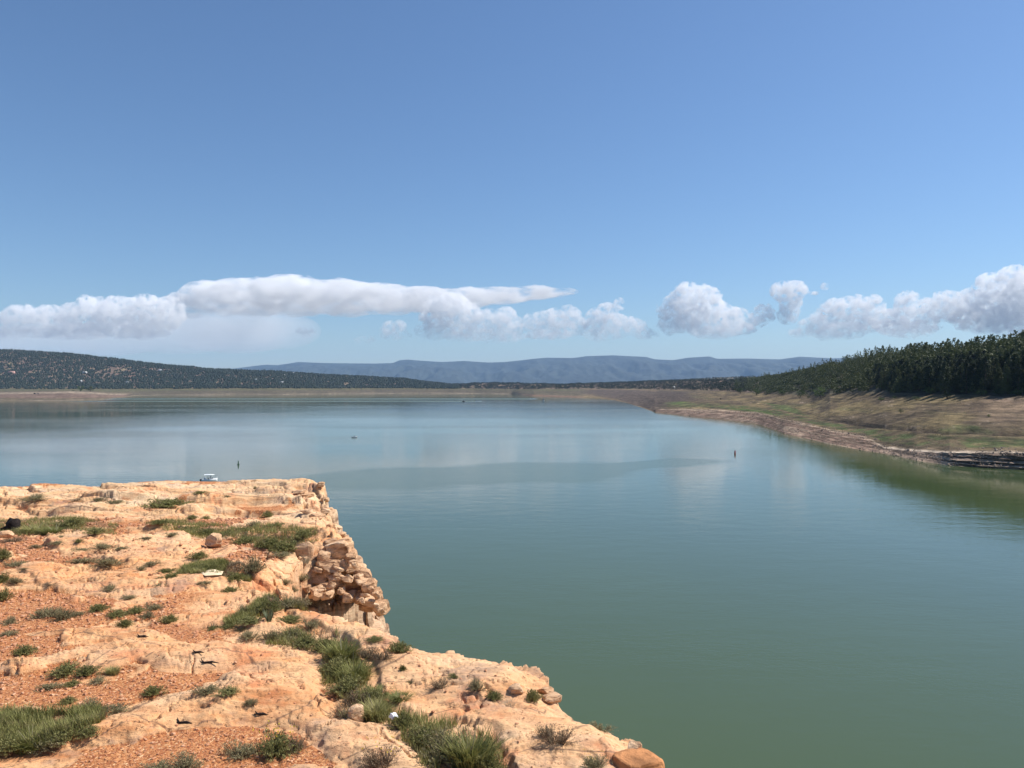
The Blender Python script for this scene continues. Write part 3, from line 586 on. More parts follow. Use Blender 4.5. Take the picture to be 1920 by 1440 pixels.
def pine_proto(seed, full):
    r = np.random.RandomState(seed); c = []
    base = r.uniform(.12, .25)
    for k in range(15):
        t = k / 14; z = base + (1 - base) * t ** .93; rad = (.22 + .06 * full) * (1 - t) ** .85 * (.55 + .45 * min(1, t * 5 + .35)) + .015
        for j in range(int(4 + 5 * (1 - t))):
            a = r.uniform(0, 2 * np.pi); L = rad * r.uniform(.55, 1.15)
            for q in range(4):
                f = r.uniform(.35, 1.0); c.append((np.cos(a) * L * f, np.sin(a) * L * f, z - .05 * f + r.normal() * .012, q))
    c = np.array(c)
    cen = np.repeat(c[:, :3], 8, 0) + r.normal(size=(len(c) * 8, 3)) * (.026, .026, .014)
    fol = tris(cen, .024, r, .0, 1.2)
    tr = tube([(0, 0, -.06), (.004, 0, .3), (0, .004, .7), (0, 0, .97)], [.019, .014, .008, .002])
    return fol, tr
def round_proto(seed, n=520, sx=.42, zc=.55):
    r = np.random.RandomState(seed); cl = []
    for k in range(26):
        d = r.normal(size=3); d /= np.linalg.norm(d); d *= r.uniform(.45, 1.0)
        cl.append((d[0] * sx, d[1] * sx, zc + d[2] * (.40)))
    cl = np.array(cl); cen = cl[r.randint(0, len(cl), n)] + r.normal(size=(n, 3)) * (.075, .075, .06)
    fol = tris(cen, .055, r, .3, 1.2)
    tr = join([tube([(0, 0, -.08), (.01, 0, .25), (0, 0, .55)], [.03, .022, .01], 5)] + [tube([(0, 0, .12), (.5 * q[0], .5 * q[1], .4 * q[2] + .1), tuple(q)], [.014, .009, .003], 4) for q in cl[:5]])
    return fol, tr
PR = {}
def protos(kind):
    if kind not in PR:
        if kind == 'pine': L = [pine_proto(s, s % 3) for s in range(6)]
        elif kind == 'juniper': L = [round_proto(20 + s) for s in range(4)]
        else: L = [round_proto(40 + s, 620, .5, .5) for s in range(3)]
        fm = {'pine': M_pine, 'juniper': M_pine, 'bush': M_oak}[kind]
        out = []
        for f, t in L:
            a = fast_mesh('crown', *f, smooth=False); a.materials.append(fm); b = fast_mesh('trunk', *t); b.materials.append(M_bark); out.append((a, b))
        PR[kind] = out
    return PR[kind]
def tree(kind, loc, h, wid, label, cat, group=None, name=None, rnd=random):
    a, b = rnd.choice(protos(kind))
    e = bpy.data.objects.new(name or {'pine': 'pine_tree', 'juniper': 'juniper_tree', 'bush': 'leafy_bush'}[kind], None); C.objects.link(e)
    e.location = loc; e.rotation_euler = (0, 0, rnd.uniform(0, 6.28)); e.scale = (wid, wid, h)
    e.empty_display_size = .1
    tag(e, label, cat, group); link('crown', a, parent=e); link('trunk', b, parent=e); return e
def rowof(X, Y, Z): return HZ + F * (EYE - Z) / Y
def on_ground(x, y):
    s = np.linspace(2, 7, 1400); X, Y, Z = ground(np.full(s.shape, float(x)), s)
    r = rowof(X, Y, Z); i = int(np.argmax(r <= y)) if (r <= y).any() else len(s) - 1
    return Vector((X[i], Y[i], Z[i]))
rs = np.random.RandomState(11)
def scatter(n, x0, x1, s0, s1, keep=None):
    x = rs.uniform(x0, x1, n * 3); s = rs.uniform(s0, s1, n * 3)
    X, Y, Z = ground(x, s); wgt = Y ** 1.0; k = rs.rand(len(x)) < wgt / wgt.max()
    if keep is not None: k &= keep(x, s, X, Y)
    k = np.nonzero(k)[0][:n]; return x[k], s[k], X[k], Y[k], Z[k]
# right hill
x, s, X, Y, Z = scatter(4400, 1378, 2150, 5.03, 7.25, lambda x, s, X, Y: fbm(X / 28, Y / 28, 4) < .22)
x2, s2, X2, Y2, Z2 = scatter(1300, 1640, 2100, 5.02, 6.3)
x, s, X, Y, Z = [np.concatenate(q) for q in ((x, x2), (s, s2), (X, X2), (Y, Y2), (Z, Z2))]
front = 5.12 + .42 * fbm(x / 22, x * 0, 4)
k = s > front; x, s, X, Y, Z = x[k], s[k], X[k], Y[k], Z[k]
isp = rs.rand(len(x)) < sst(1420, 1720, x) * .85 + .1
H = np.where(isp, rs.uniform(6, 21, len(x)) * (.62 + .38 * sst(1500, 1800, x)), rs.uniform(3.2, 6.5, len(x)))
H = H * np.where(s > 6.85, .85, 1) * np.where(isp, 1 + .08 * sst(1740, 1900, x), 1)
vis = (x > -10) & (x < 1935); score = np.where(vis, H / Y, 0) * (1 + 2 * (s < 5.6)) * (1 + 1.0 * (s > 6.9) * (x > 1700)); order = np.argsort(-score)
NI = 290
for q, i in enumerate(order[:NI]):
    kd = 'pine' if isp[i] else 'juniper'
    tree(kd, (X[i], Y[i], Z[i] - .2), H[i], H[i] * rs.uniform(.85, 1.25) * (1 if isp[i] else 1.35),
         'dark green pine in the dense stand covering the right hillside' if isp[i] else 'low dark round juniper among the pines of the right hillside', 'tree',
         'pines on the right hillside' if isp[i] else 'junipers on the right hillside')
def mass(name, label, X, Y, Z, H, kinds, mat, W=None):
    parts = []; tmpl = []
    for f, _ in kinds: tmpl.append(f)
    pick = rs.randint(0, len(tmpl), len(X)); rot = rs.uniform(0, 6.28, len(X)); W = H * rs.uniform(.85, 1.3, len(X)) if W is None else W
    for j, (v, f) in enumerate(tmpl):
        i = np.nonzero(pick == j)[0]
        if not len(i): continue
        c, sn = np.cos(rot[i])[:, None], np.sin(rot[i])[:, None]
        vx = (v[None, :, 0] * c - v[None, :, 1] * sn) * W[i][:, None] + X[i][:, None]; vy = (v[None, :, 0] * sn + v[None, :, 1] * c) * W[i][:, None] + Y[i][:, None]
        vz = v[None, :, 2] * H[i][:, None] + Z[i][:, None]
        parts.append((np.stack([vx, vy, vz], -1).reshape(-1, 3), (f[None] + (np.arange(len(i)) * len(v))[:, None, None]).reshape(-1, 3)))
    V, Fa = join(parts); o = link(name, fast_mesh(name, V, Fa, False), mat); tag(o, label, {'meadow_scrub': 'scrub', 'shore_stones': 'stones'}.get(name, 'forest'), kind='stuff'); return o
def lowpine(seed, n=170):
    r = np.random.RandomState(seed); t = r.rand(n) ** 1.3; rad = .27 * (1 - t) ** .85 + .01; a = r.uniform(0, 6.28, n); q = np.sqrt(r.uniform(.2, 1, n)) * rad
    return tris(np.stack([q * np.cos(a), q * np.sin(a), .12 + .85 * t], 1), .062, r, .1, 1.1), None
def lowround(seed, n=110):
    r = np.random.RandomState(seed); d = r.normal(size=(n, 3)); d /= np.linalg.norm(d, axis=1)[:, None]; d *= r.uniform(.5, 1, n)[:, None]
    return tris(d * (.5, .5, .42) + (0, 0, .5), .13, r, .3, 1.2), None
def dot(seed, cone):
    r = np.random.RandomState(seed); v = np.array([(1, 0, .3), (0, 1, .3), (-1, 0, .3), (0, -1, .3), (0, 0, 1.0), (0, 0, 0)]) * ((.33, .33, 1) if cone else (.55, .55, .9)) + r.normal(size=(6, 3)) * .06
    return (v, np.array([(0, 1, 4), (1, 2, 4), (2, 3, 4), (3, 0, 4), (1, 0, 5), (2, 1, 5), (3, 2, 5), (0, 3, 5)])), None
i = order[NI:]; ip = isp[i]
mass('pine_forest', 'dense dark pine forest filling the upper right hillside behind the nearest pines', X[i][ip], Y[i][ip], Z[i][ip] - .2, H[i][ip], [lowpine(s) for s in range(5)], M_pine)
mass('juniper_wood', 'low rounded dark juniper and oak woodland on the right hill towards its left end', X[i][~ip], Y[i][~ip], Z[i][~ip] - .2, H[i][~ip], [lowround(s) for s in range(5)], M_pine, H[i][~ip] * 1.4)
# low wooded band in the middle distance
x, s, X, Y, Z = scatter(9000, 842, 1400, 4.98, 7.3, lambda x, s, X, Y: fbm(X / 60, Y / 90, 4) < .10 + .25 * (s > 6.6) + .12 * sst(1050, 1200, x))
H = rs.uniform(5, 10, len(x)); mass('valley_wood', 'dark strip of scrubby wood on the low rise between the two hills', X, Y, Z - .3, H, [lowround(50 + s, 46) for s in range(3)] + [lowpine(60, 50)], M_wood, H * 1.05)
# left hill
def kl(x, s, X, Y):
    f = fbm(X / 32, Y / 60, 5, .65); return f < np.where((s < 5.3) | (s > 6.6), .45, .13 + .35 * fbm(X / 300 + 5, Y / 200, 3))
x, s, X, Y, Z = scatter(34000, -350, 860, 5.0, 7.2, kl)
H = rs.uniform(6, 12.5, len(x)); mass('hillside_wood', 'open dark conifer wood dotted over the long left hill', X, Y, Z - .3, H, [dot(s, s % 2) for s in range(8)], M_wood, H * 1.0)
# scattered scrub and stones of the near right shore
x, s, X, Y, Z = scatter(7000, 1235, 2000, 3.15, 5.2, lambda x, s, X, Y: fbm(X / 22, Y / 16, 4) > -.02)
H = rs.uniform(.2, .75, len(x)) * np.where(rs.rand(len(x)) < .06, 2.2, 1); mass('meadow_scrub', 'low tufts and weeds scattered over the right shore meadow', X, Y, Z - .05, H, [lowround(80 + s, 14) for s in range(3)], M_oak, H * 1.5)
x, s, X, Y, Z = scatter(3000, 1229, 2000, 2.02, 3.25, lambda x, s, X, Y: fbm(X / 12, Y / 12, 4) > -.1)
H = rs.uniform(.15, .6, len(x)) * np.where(rs.rand(len(x)) < .05, 2, 1)
o = mass('shore_stones', 'broken stones littering the right shore bank', X, Y, Z - .05, H, [dot(90 + s, False) for s in range(4)], plain_mat('bank_stone', (.42, .32, .24), .5, .4), H * 1.4)
# far ridge
x = rs.uniform(1000, 1700, 5000); t = rs.uniform(0, 1.1, 5000); rr = np.interp(x, [a for a, b in RP], [b for a, b in RP])
Y = 3950 + t * 900; Z = np.where(t < 1, 24 + (EYE + (HZ - rr) / F * 4850 - 24) * t, 0 * t + (EYE + (HZ - rr) / F * 4850) - 4)
H = rs.uniform(6, 11, len(x)); mass('far_wood', 'thin far dark wood on the low ridge below the blue mountains', (x - 960) / F * Y, Y, Z - .5, H, [dot(s + 30, s % 2) for s in range(6)], M_wood, H * 1.6)
# trees and bushes one can tell apart on the shores: x, base row, width and height in the photo
for (x, y, wp, hp, kd, lab) in [
    (1388, 738, 15, 12, 'bush', 'rounded green bush at the foot of the low wood, left of the shore meadow'),
    (1419, 741, 20, 13, 'bush', 'wide bright green bush at the edge of the trees above the shore meadow'),
    (1436, 742, 8, 9, 'juniper', 'small dark bush just right of the wide bright green bush'),
    (1500, 745, 20, 17, 'bush', 'large round green tree standing out in front of the hill wood'),
    (1538, 746, 28, 25, 'bush', 'biggest leafy tree at the left foot of the pine hill'),
    (1516, 747, 8, 6, 'bush', 'tiny bush between the two large leafy trees of the meadow edge'),
    (1466, 741, 14, 11, 'bush', 'half dark bush at the wood edge left of the large round tree'),
    (1652, 751, 15, 8, 'bush', 'low green bush on the pale bank under the pines'),
    (1678, 748, 9, 7, 'bush', 'narrow bush on the eroded bank right of the low green bush'),
    (1717, 750, 20, 9, 'bush', 'long low bush at the foot of the bank left of the bright green one'),
    (1743, 740, 23, 15, 'bush', 'bright yellow green bush in front of the darkest pines'),
    (1776, 748, 18, 14, 'juniper', 'dark bush at the foot of the bank right of the bright green bush'),
    (1840, 742, 22, 12, 'bush', 'olive bush at the bank top below the tall pines'),
    (1872, 740, 30, 13, 'bush', 'broad olive bush near the right edge under the tallest pines'),
    (1908, 741, 28, 13, 'bush', 'outermost olive bush at the right edge of the view'),
    (1689, 775, 10, 10, 'juniper', 'small dark bush alone in the middle of the meadow slope'),
    (1854, 782, 8, 7, 'bush', 'faint straggly bush alone on the right of the meadow slope'),
    (1351, 750, 4, 4, 'juniper', 'tiny dark bush alone on the olive slope beyond the lake tip'),
    (151, 734, 14, 13, 'bush', 'green tree on the sandy point at the far left'),
    (169, 734.5, 16, 12, 'juniper', 'dark round tree on the sandy point, right of the green one'),
    (137, 733.5, 6, 2.5, 'juniper', 'low dark scrub on top of the sandy point')]:
    p = on_ground(x, y); sc_ = p.y / F
    tree(kd, (p.x, p.y, p.z - .2), hp * sc_, wp * sc_ / (.9 if kd == 'juniper' else 1.05), lab, 'tree' if ' tree' in lab else 'bush', name=('leafy_tree' if ' tree' in lab else None) if kd == 'bush' else ('juniper_tree' if ' tree' in lab else 'dark_bush'))
# ---------------------------------------------------------------- shrubs and grasses on the terrace
M_sh = {
 'green': foliage_mat('shrub_green', [(.125, .130, .040), (.215, .210, .072), (.330, .305, .125)], .25, .32, 3),
 'grey': foliage_mat('shrub_grey_green', [(.165, .150, .075), (.275, .245, .125), (.400, .350, .195)], .25, .3, 3),
 'brown': foliage_mat('shrub_dry_brown', [(.150, .110, .065), (.250, .185, .110), (.340, .280, .165)], .25, .2, 4),
 'grass': foliage_mat('grass_blades', [(.130, .140, .038), (.240, .235, .075), (.420, .360, .160)], .25, .3, 5),
 'pale': foliage_mat('dead_grass', [(.30, .26, .17), (.42, .37, .26), (.50, .45, .33)], .2, .3, 5),
 'yucca': foliage_mat('yucca_leaves', [(.10, .13, .07), (.17, .20, .12), (.30, .31, .20)], .2, .15, 5)}
M_stem = plain_mat('dry_stems', (.22, .16, .11), 20, .5)
M_yel = plain_mat('yellow_petals', (.75, .58, .05), 20, .8)
def shrub_proto(kind, seed):
    r = np.random.RandomState(seed); parts = []; st = []
    if kind in ('grass', 'pale', 'yucca'):
        n = {'grass': 520, 'pale': 150, 'yucca': 46}[kind]; wd = {'grass': .016, 'pale': .009, 'yucca': .045}[kind]
        V = []; Fa = []
        for i in range(n):
            a = r.uniform(0, 6.28); q = r.uniform(0, .42 if kind != 'yucca' else .10); b0 = np.array([q * np.cos(a), q * np.sin(a), -.03])
            a2 = a + r.normal() * .8; lean = r.uniform(.1, .75); L = r.uniform(.55, 1.1) * (1.0 if kind != 'yucca' else .9)
            d = np.array([np.cos(a2) * lean, np.sin(a2) * lean, 1.0]); d /= np.linalg.norm(d); sd = np.array([-np.sin(a2), np.cos(a2), 0]) * wd
            drop = .0 if kind == 'yucca' else r.uniform(.05, .3)
            p1 = b0 + d * L * .5; p2 = b0 + d * L + np.array([np.cos(a2), np.sin(a2), 0]) * drop * L - np.array([0, 0, drop * L * .6])
            k = len(V); V += [b0 - sd, b0 + sd, p1 + sd * .8, p1 - sd * .8, p2]; Fa += [(k, k + 1, k + 2), (k, k + 2, k + 3), (k + 3, k + 2, k + 4)]
        fol = (np.array(V), np.array(Fa))
        for i in range(5):
            a = r.uniform(0, 6.28); st.append(tube([(0, 0, 0), (.2 * np.cos(a), .2 * np.sin(a), .8), (.35 * np.cos(a), .35 * np.sin(a), 1.25)], [.008, .006, .003], 3))
        return fol, join(st)
    ns, nl = {'green': (170, 18), 'grey': (170, 16), 'brown': (150, 11)}[kind]
    cen = []
    lob = [(r.uniform(-.45, .45), r.uniform(-.4, .4), r.uniform(.6, 1.0)) for _ in range(6)]
    for i in range(ns):
        lx, ly, lh = lob[r.randint(6)]
        a = r.uniform(0, 6.28); tilt = r.uniform(0, 1) ** .6; R_ = .62 * tilt
        b0 = np.array([lx * .5, ly * .5, -.05]); tip = np.array([lx + R_ * np.cos(a), ly + R_ * np.sin(a), lh * (1.0 - .75 * tilt ** 2) * r.uniform(.7, 1.05)])
        mid = b0 * .4 + tip * .6 + np.array([0, 0, .06]); st.append(tube([b0, mid, tip], [.010, .006, .003], 3))
        t = r.uniform(.35, 1.02, nl)[:, None]; c = b0 * (1 - t) ** 2 + 2 * mid * t * (1 - t) + tip * t ** 2
        cen.append(c + r.normal(size=(nl, 3)) * .028)
    cen = np.concatenate(cen)
    fol = tris(cen, {'green': .050, 'grey': .042, 'brown': .034}[kind], r, .55, {'green': 1.5, 'grey': 1.6, 'brown': 1.5}[kind])
    return fol, join(st)
SP = {}
def shrub(kind, x, y, wpx, hpx, label, flowers=False, cat=None):
    p = on_terrace(x, y); s = p.y / F * math.hypot(1, 5 / p.y)
    hpx *= .66 if (x < 200 and y > 1370) else 1; wpx *= .85 if (x < 200 and y > 1370) else 1
    if kind not in SP:
        L = []
        for q in range(3):
            f, t = shrub_proto(kind, hash(kind) % 97 if 0 else {'green': 1, 'grey': 11, 'brown': 21, 'grass': 31, 'pale': 41, 'yucca': 51}[kind] + q)
            a = fast_mesh('foliage', *f, smooth=False); a.materials.append(M_sh[kind]); b = fast_mesh('stems', *t, smooth=False); b.materials.append(M_sh['pale'] if kind in ('grass', 'pale', 'yucca') else M_stem); L.append((a, b))
        SP[kind] = L
    a, b = random.choice(SP[kind])
    nm = {'grass': 'grass_clump', 'pale': 'dead_grass_tuft', 'yucca': 'yucca'}.get(kind, 'shrub')
    e = bpy.data.objects.new(nm, None); C.objects.link(e); e.location = (p.x, p.y + .2 * wpx * s * .5, p.z); e.empty_display_size = .1
    w_ = 1.2 * wpx * s * .5 / (.95 if kind not in ('grass', 'pale', 'yucca') else .75)
    hh = max(hpx * s * .84, .20 * wpx * s) * (.95 if kind not in ('grass', 'yucca', 'pale') else .85)
    e.scale = (w_, w_ * .9, hh); e.rotation_euler = (0, 0, random.uniform(-.5, .5) + random.choice((0, math.pi)))
    e.location.z = tz(e.location.x, e.location.y) - .02
    tag(e, label, cat or {'grass_clump': 'grass', 'dead_grass_tuft': 'grass', 'yucca': 'yucca'}.get(nm, 'shrub'))
    link('foliage', a, parent=e); link('stems', b, parent=e)
    if flowers:
        r = random.Random(int(x)); V = []
        cen = np.array([(r.uniform(-.6, .6), r.uniform(-.6, .6), r.uniform(.75, 1.0)) for _ in range(26)])
        f = tris(np.repeat(cen, 4, 0), .05, np.random.RandomState(int(x)), .8, .9); link('flower_heads', fast_mesh('flower_heads', *f, smooth=False), M_yel, e)
    return e
SH = [
 ('grey', 182, 937, 42, 8, 'low grey shrub in a crack of the far pale ledges, above the round boulder'),
 ('grey', 60, 941, 60, 9, 'long flat grey shrub on the farthest pale ledges at the left'),
 ('green', 305, 946, 112, 13, 'long dark mat of shrub under the far ledge, left of the boat'),
 ('green', 170, 955, 60, 11, 'flat green mat behind the grass strip on the far left ledges'),
 ('grey', 208, 957, 46, 9, 'flat grey mat touching the right end of the far green mat'),
 ('brown', 145, 942, 26, 8, 'small dark tuft on a pale ledge between two far mats'),
 ('green', 358, 975, 24, 14, 'upright green tuft on the ledges left of its lower twin'),
 ('green', 386, 973, 22, 12, 'smaller green tuft just right of the upright green one'),
 ('green', 499, 970, 26, 20, 'dark bush tucked into the ledge hole near the far cliff corner'),
 ('grey', 479, 922, 14, 12, 'tiny bush alone on the far corner of the terrace'),
 ('grey', 425, 930, 18, 6, 'very small mat on the far ledge just below the boat'),
 ('grey', 400, 912, 12, 4, 'speck of scrub at the far rim under the boat'),
 ('green', 375, 935, 30, 8, 'thin green mat along the red far ledge'),
 ('green', 130, 990, 60, 28, 'tall green bush in the middle of the grass strip by the stump'),
 ('green', 180, 1004, 50, 20, 'green bush at the right end of the grass strip by the stump'),
 ('grass', 62, 998, 60, 22, 'green grass clump just right of the charred stump'),
 ('grass', 100, 1000, 60, 20, 'second green grass clump right of the charred stump'),
 ('green', 300, 988, 50, 12, 'flat green mat at the left start of the dark shrub band'),
 ('green', 345, 992, 56, 18, 'dark shrub in the left part of the shrub band above the round boulder'),
 ('green', 388, 1002, 52, 18, 'dark shrub directly behind the round boulder'),
 ('green', 425, 1006, 50, 18, 'dark shrub behind and right of the round boulder'),
 ('green', 455, 998, 50, 16, 'dark shrub at the upper right of the shrub band'),
 ('grey', 480, 986, 44, 16, 'grey green shrub on the ledge below the dark ledge-hole bush'),
 ('green', 515, 988, 64, 17, 'low wide green shrub near the cliff, right of the grey green one'),
 ('green', 462, 1018, 60, 20, 'left wing of the big dark shrub heap before the cliff blocks'),
 ('green', 500, 1030, 66, 34, 'tallest shrub of the big dark heap before the cliff blocks'),
 ('green', 535, 1034, 64, 32, 'round shrub in the right half of the big dark heap'),
 ('green', 566, 1030, 50, 24, 'rightmost shrub of the big dark heap, touching the cliff blocks'),
 ('grey', 525, 1044, 40, 16, 'small grey skirt shrub at the foot of the big dark heap'),
 ('green', 628, 1030, 36, 16, 'green shrub on the very rim of the cliff above the blocks'),
 ('green', 370, 1048, 42, 22, 'green shrub below and left of the round boulder'),
 ('green', 388, 1058, 34, 16, 'green shrub just above the white flat rock'),
 ('grey', 475, 1074, 44, 42, 'upright spiky grey green bush standing alone left of the cliff blocks'),
 ('green', 392, 1070, 70, 12, 'flat green fringe along the back of the white flat rock'),
 ('green', 436, 1088, 52, 24, 'green shrub wrapping the right end of the white flat rock'),
 ('green', 318, 1086, 54, 14, 'low green shrub left of the white flat rock'),
 ('green', 312, 1074, 44, 12, 'lighter low shrub behind the one left of the white flat rock'),
 ('grey', 382, 1095, 32, 9, 'small mat in front of the white flat rock'),
 ('grey', 298, 1098, 26, 7, 'thin grey mat on the pale slab left of the white flat rock'),
 ('green', 432, 1110, 38, 18, 'dark low shrub lying at the right end of the long pale slab'),
 ('grey', 470, 1120, 40, 11, 'thin strip of shrub leading towards the yucca'),
 ('grey', 535, 1096, 26, 20, 'small grey bush on bare rock left of the lower cliff blocks'),
 ('pale', 575, 1105, 26, 26, 'pale spiky dry tuft at the foot of the cliff blocks'),
 ('grey', 548, 1086, 22, 16, 'small bush in a cleft beside the cliff blocks'),
 ('green', 505, 1150, 60, 42, 'tall green bush right behind the yucca'),
 ('grey', 545, 1142, 60, 34, 'grey bush to the right behind the yucca'),
 ('brown', 582, 1140, 56, 32, 'brownish bush between the yucca bush and the cliff blocks'),
 ('brown', 614, 1138, 48, 22, 'rightmost brownish bush at the back of the pale rim slab'),
 ('grey', 560, 1120, 40, 22, 'grey bush uphill behind the brownish bushes'),
 ('yucca', 504, 1166, 32, 46, 'yucca with upright pale sword leaves'),
 ('grey', 457, 1150, 26, 22, 'small round bush left of the yucca'),
 ('green', 470, 1170, 66, 16, 'long green shrub stretching left from the yucca'),
 ('green', 430, 1176, 40, 11, 'flat green shrub between the gravel and the yucca'),
 ('green', 398, 1180, 30, 9, 'left tip of the green strip running to the yucca'),
 ('green', 545, 1168, 60, 16, 'green shrub stretching right from the yucca'),
 ('grey', 450, 1183, 22, 14, 'tiny grey bush below the green strip of the yucca'),
 ('grey', 468, 1200, 40, 22, 'round grey shrub on gravel below the yucca'),
 ('grey', 285, 1058, 30, 18, 'small grey bush on the red slab, upper of two'),
 ('grey', 262, 1070, 24, 13, 'small grey bush on the red slab, lower of two'),
 ('grey', 148, 1033, 34, 11, 'low shrub behind the shady hollow of the red slab'),
 ('grey', 192, 1036, 46, 20, 'grey bush on the red slab, upper right of the hollow'),
 ('grey', 228, 1030, 24, 9, 'small mat right of the grey bush on the red slab'),
 ('grey', 150, 1056, 56, 18, 'left of two broad grey shrubs in the hollow of the red slab'),
 ('grey', 198, 1062, 58, 26, 'right of two broad grey shrubs in the hollow of the red slab'),
 ('grey', 88, 1056, 22, 8, 'tiny mat on red gravel left of the hollow shrubs'),
 ('grey', 273, 1012, 24, 8, 'tiny mat on the top of the flat red slab'),
 ('grey', 318, 1007, 34, 10, 'thin shrub at the right back edge of the flat red slab'),
 ('grey', 113, 1009, 20, 6, 'small mat at the left back edge of the flat red slab'),
 ('green', 148, 1018, 18, 13, 'little upright green tuft on the flat red slab'),
 ('grey', 108, 1026, 32, 10, 'low grey mat left of the little upright tuft'),
 ('grey', 65, 1028, 26, 13, 'small bush on gravel below the green grass clumps'),
 ('brown', 25, 1016, 50, 16, 'brownish scrub just below the charred stump'),
 ('grey', 28, 1062, 46, 18, 'grey bush on the gravel near the left edge, under the stump'),
 ('grey', 45, 1070, 18, 7, 'tiny mat at the foot of the left edge grey bush'),
 ('green', 2, 1050, 34, 38, 'tall dark bush cut by the left edge, upper of three'),
 ('green', 0, 1092, 40, 34, 'tall dark bush cut by the left edge, middle of three'),
 ('green', 4, 1124, 42, 34, 'tall dark bush cut by the left edge, lower of three'),
 ('grey', 28, 1094, 34, 18, 'grey bush against the dark bushes of the left edge'),
 ('grey', 207, 1110, 32, 18, 'small bush at the back edge of the gravel, left of its partner'),
 ('grey', 241, 1122, 26, 13, 'small bush at the back edge of the gravel, right of its partner'),
 ('brown', 90, 1097, 28, 9, 'dry flat scrub on the long pale slab'),
 ('grey', 86, 1158, 56, 30, 'left half of the large grey shrub on the red gravel'),
 ('grey', 112, 1162, 50, 30, 'right half of the large grey shrub on the red gravel'),
 ('grey', 141, 1154, 34, 14, 'flat shrub joining the large grey shrub to the shrub row'),
 ('green', 180, 1146, 46, 20, 'first shrub of the row across the gravel'),
 ('green', 215, 1156, 46, 22, 'second shrub of the row across the gravel'),
 ('green', 250, 1150, 40, 20, 'third shrub of the row across the gravel'),
 ('grey', 287, 1142, 34, 20, 'upper shrub at the right end of the gravel row'),
 ('grey', 275, 1158, 34, 16, 'lower shrub at the right end of the gravel row'),
 ('green', 234, 1175, 38, 22, 'round shrub standing just below the gravel row'),
 ('green', 314, 1167, 38, 24, 'dense round green shrub alone right of the gravel row'),
 ('grey', 16, 1170, 36, 18, 'upper of two grey shrubs at the left edge of the gravel'),
 ('grey', 16, 1192, 34, 16, 'lower of two grey shrubs at the left edge of the gravel'),
 ('green', 40, 1226, 52, 26, 'dark green shrub on the gravel at the left, above the pale band'),
 ('pale', 84, 1236, 22, 16, 'thin pale dry tuft right of the dark green gravel shrub'),
 ('green', 122, 1266, 62, 34, 'left shrub of the trio behind the lower gravel field'),
 ('green', 162, 1268, 52, 26, 'middle shrub of the trio behind the lower gravel field'),
 ('grass', 211, 1264, 28, 24, 'spiky green clump at the right end of the shrub trio'),
 ('grey', 186, 1280, 38, 18, 'grey shrub tucked below the spiky green clump'),
 ('grey', 90, 1292, 46, 19, 'left of two low shrubs on the lower gravel field'),
 ('green', 132, 1286, 36, 16, 'right of two low shrubs on the lower gravel field'),
 ('green', 287, 1304, 44, 26, 'egg shaped green shrub alone on the lower gravel field'),
 ('grey', 384, 1299, 50, 22, 'left shrub of the pair on the step above the lower slab'),
 ('green', 424, 1301, 50, 18, 'right shrub of the pair on the step above the lower slab'),
 ('green', 124, 1318, 36, 18, 'small dark shrub above the big left grass mass'),
 ('grey', 165, 1332, 54, 24, 'grey shrub above the right end of the big left grass mass'),
 ('grey', 210, 1337, 64, 18, 'long grey shrub reaching onto the lower slab from the left'),
 ('green', 10, 1412, 80, 62, 'leftmost bush of the big grassy mass at the lower left'),
 ('grass', 55, 1405, 80, 62, 'grassy bush second from the left edge in the big lower left mass'),
 ('grey', 88, 1408, 70, 44, 'greyish lower bush in the big lower left mass'),
 ('green', 118, 1392, 76, 54, 'central green bush of the big lower left mass'),
 ('green', 165, 1380, 62, 44, 'right green bush of the big lower left mass'),
 ('grey', 345, 1446, 60, 40, 'green bush cut by the bottom edge in the left middle'),
 ('grey', 288, 1446, 60, 24, 'thin grey shrub along the bottom edge left of the cut green bush'),
 ('grey', 450, 1418, 66, 40, 'left wing of the big bush on the bottom slab'),
 ('green', 512, 1416, 86, 62, 'main body of the big yellow flecked bush on the bottom slab', True),
 ('brown', 553, 1408, 54, 40, 'brownish right wing of the big bush on the bottom slab'),
 ('grey', 470, 1322, 28, 18, 'small grey tuft on the rough middle of the big slab'),
 ('grey', 504, 1200, 40, 26, 'bush at the upper left start of the green gully'),
 ('grey', 580, 1180, 42, 24, 'dark spiky bush above the head of the green gully'),
 ('grey', 545, 1196, 60, 18, 'flat shrub along the back of the big slab'),
 ('green', 568, 1212, 70, 26, 'green shrub at the head of the gully behind the big slab corner'),
 ('green', 612, 1222, 66, 38, 'tall green shrub beside the big slab corner'),
 ('grass', 640, 1240, 66, 60, 'tall grass with dry stalks in the upper green gully'),
 ('green', 632, 1262, 66, 46, 'green shrub pressed against the right face of the big slab'),
 ('grass', 662, 1275, 70, 50, 'grass clump in the middle of the green gully'),
 ('green', 652, 1300, 78, 46, 'wide green shrub in the middle of the green gully'),
 ('brown', 668, 1325, 72, 44, 'brown shrub in the lower part of the green gully'),
 ('green', 700, 1318, 56, 44, 'green shrub on the right side of the lower gully'),
 ('grass', 702, 1352, 62, 44, 'bright grass at the narrow lower end of the gully'),
 ('brown', 640, 1345, 50, 28, 'brown shrub on the slab edge left of the gully end'),
 ('green', 705, 1202, 40, 12, 'small mat on the pale rim slab above the two round bushes'),
 ('brown', 692, 1236, 50, 28, 'left bush of the pair on the pale rim slab'),
 ('brown', 716, 1238, 46, 26, 'middle bush of the group on the pale rim slab'),
 ('green', 745, 1228, 54, 30, 'greener right bush of the group on the pale rim slab'),
 ('green', 754, 1256, 18, 18, 'tiny tree-like tuft on the rim slab below the greener bush'),
 ('grey', 768, 1282, 20, 12, 'tiny grey tuft on the reddish rock right of the gully'),
 ('brown', 826, 1290, 48, 26, 'reddish brown twiggy bush on the pale rim slab'),
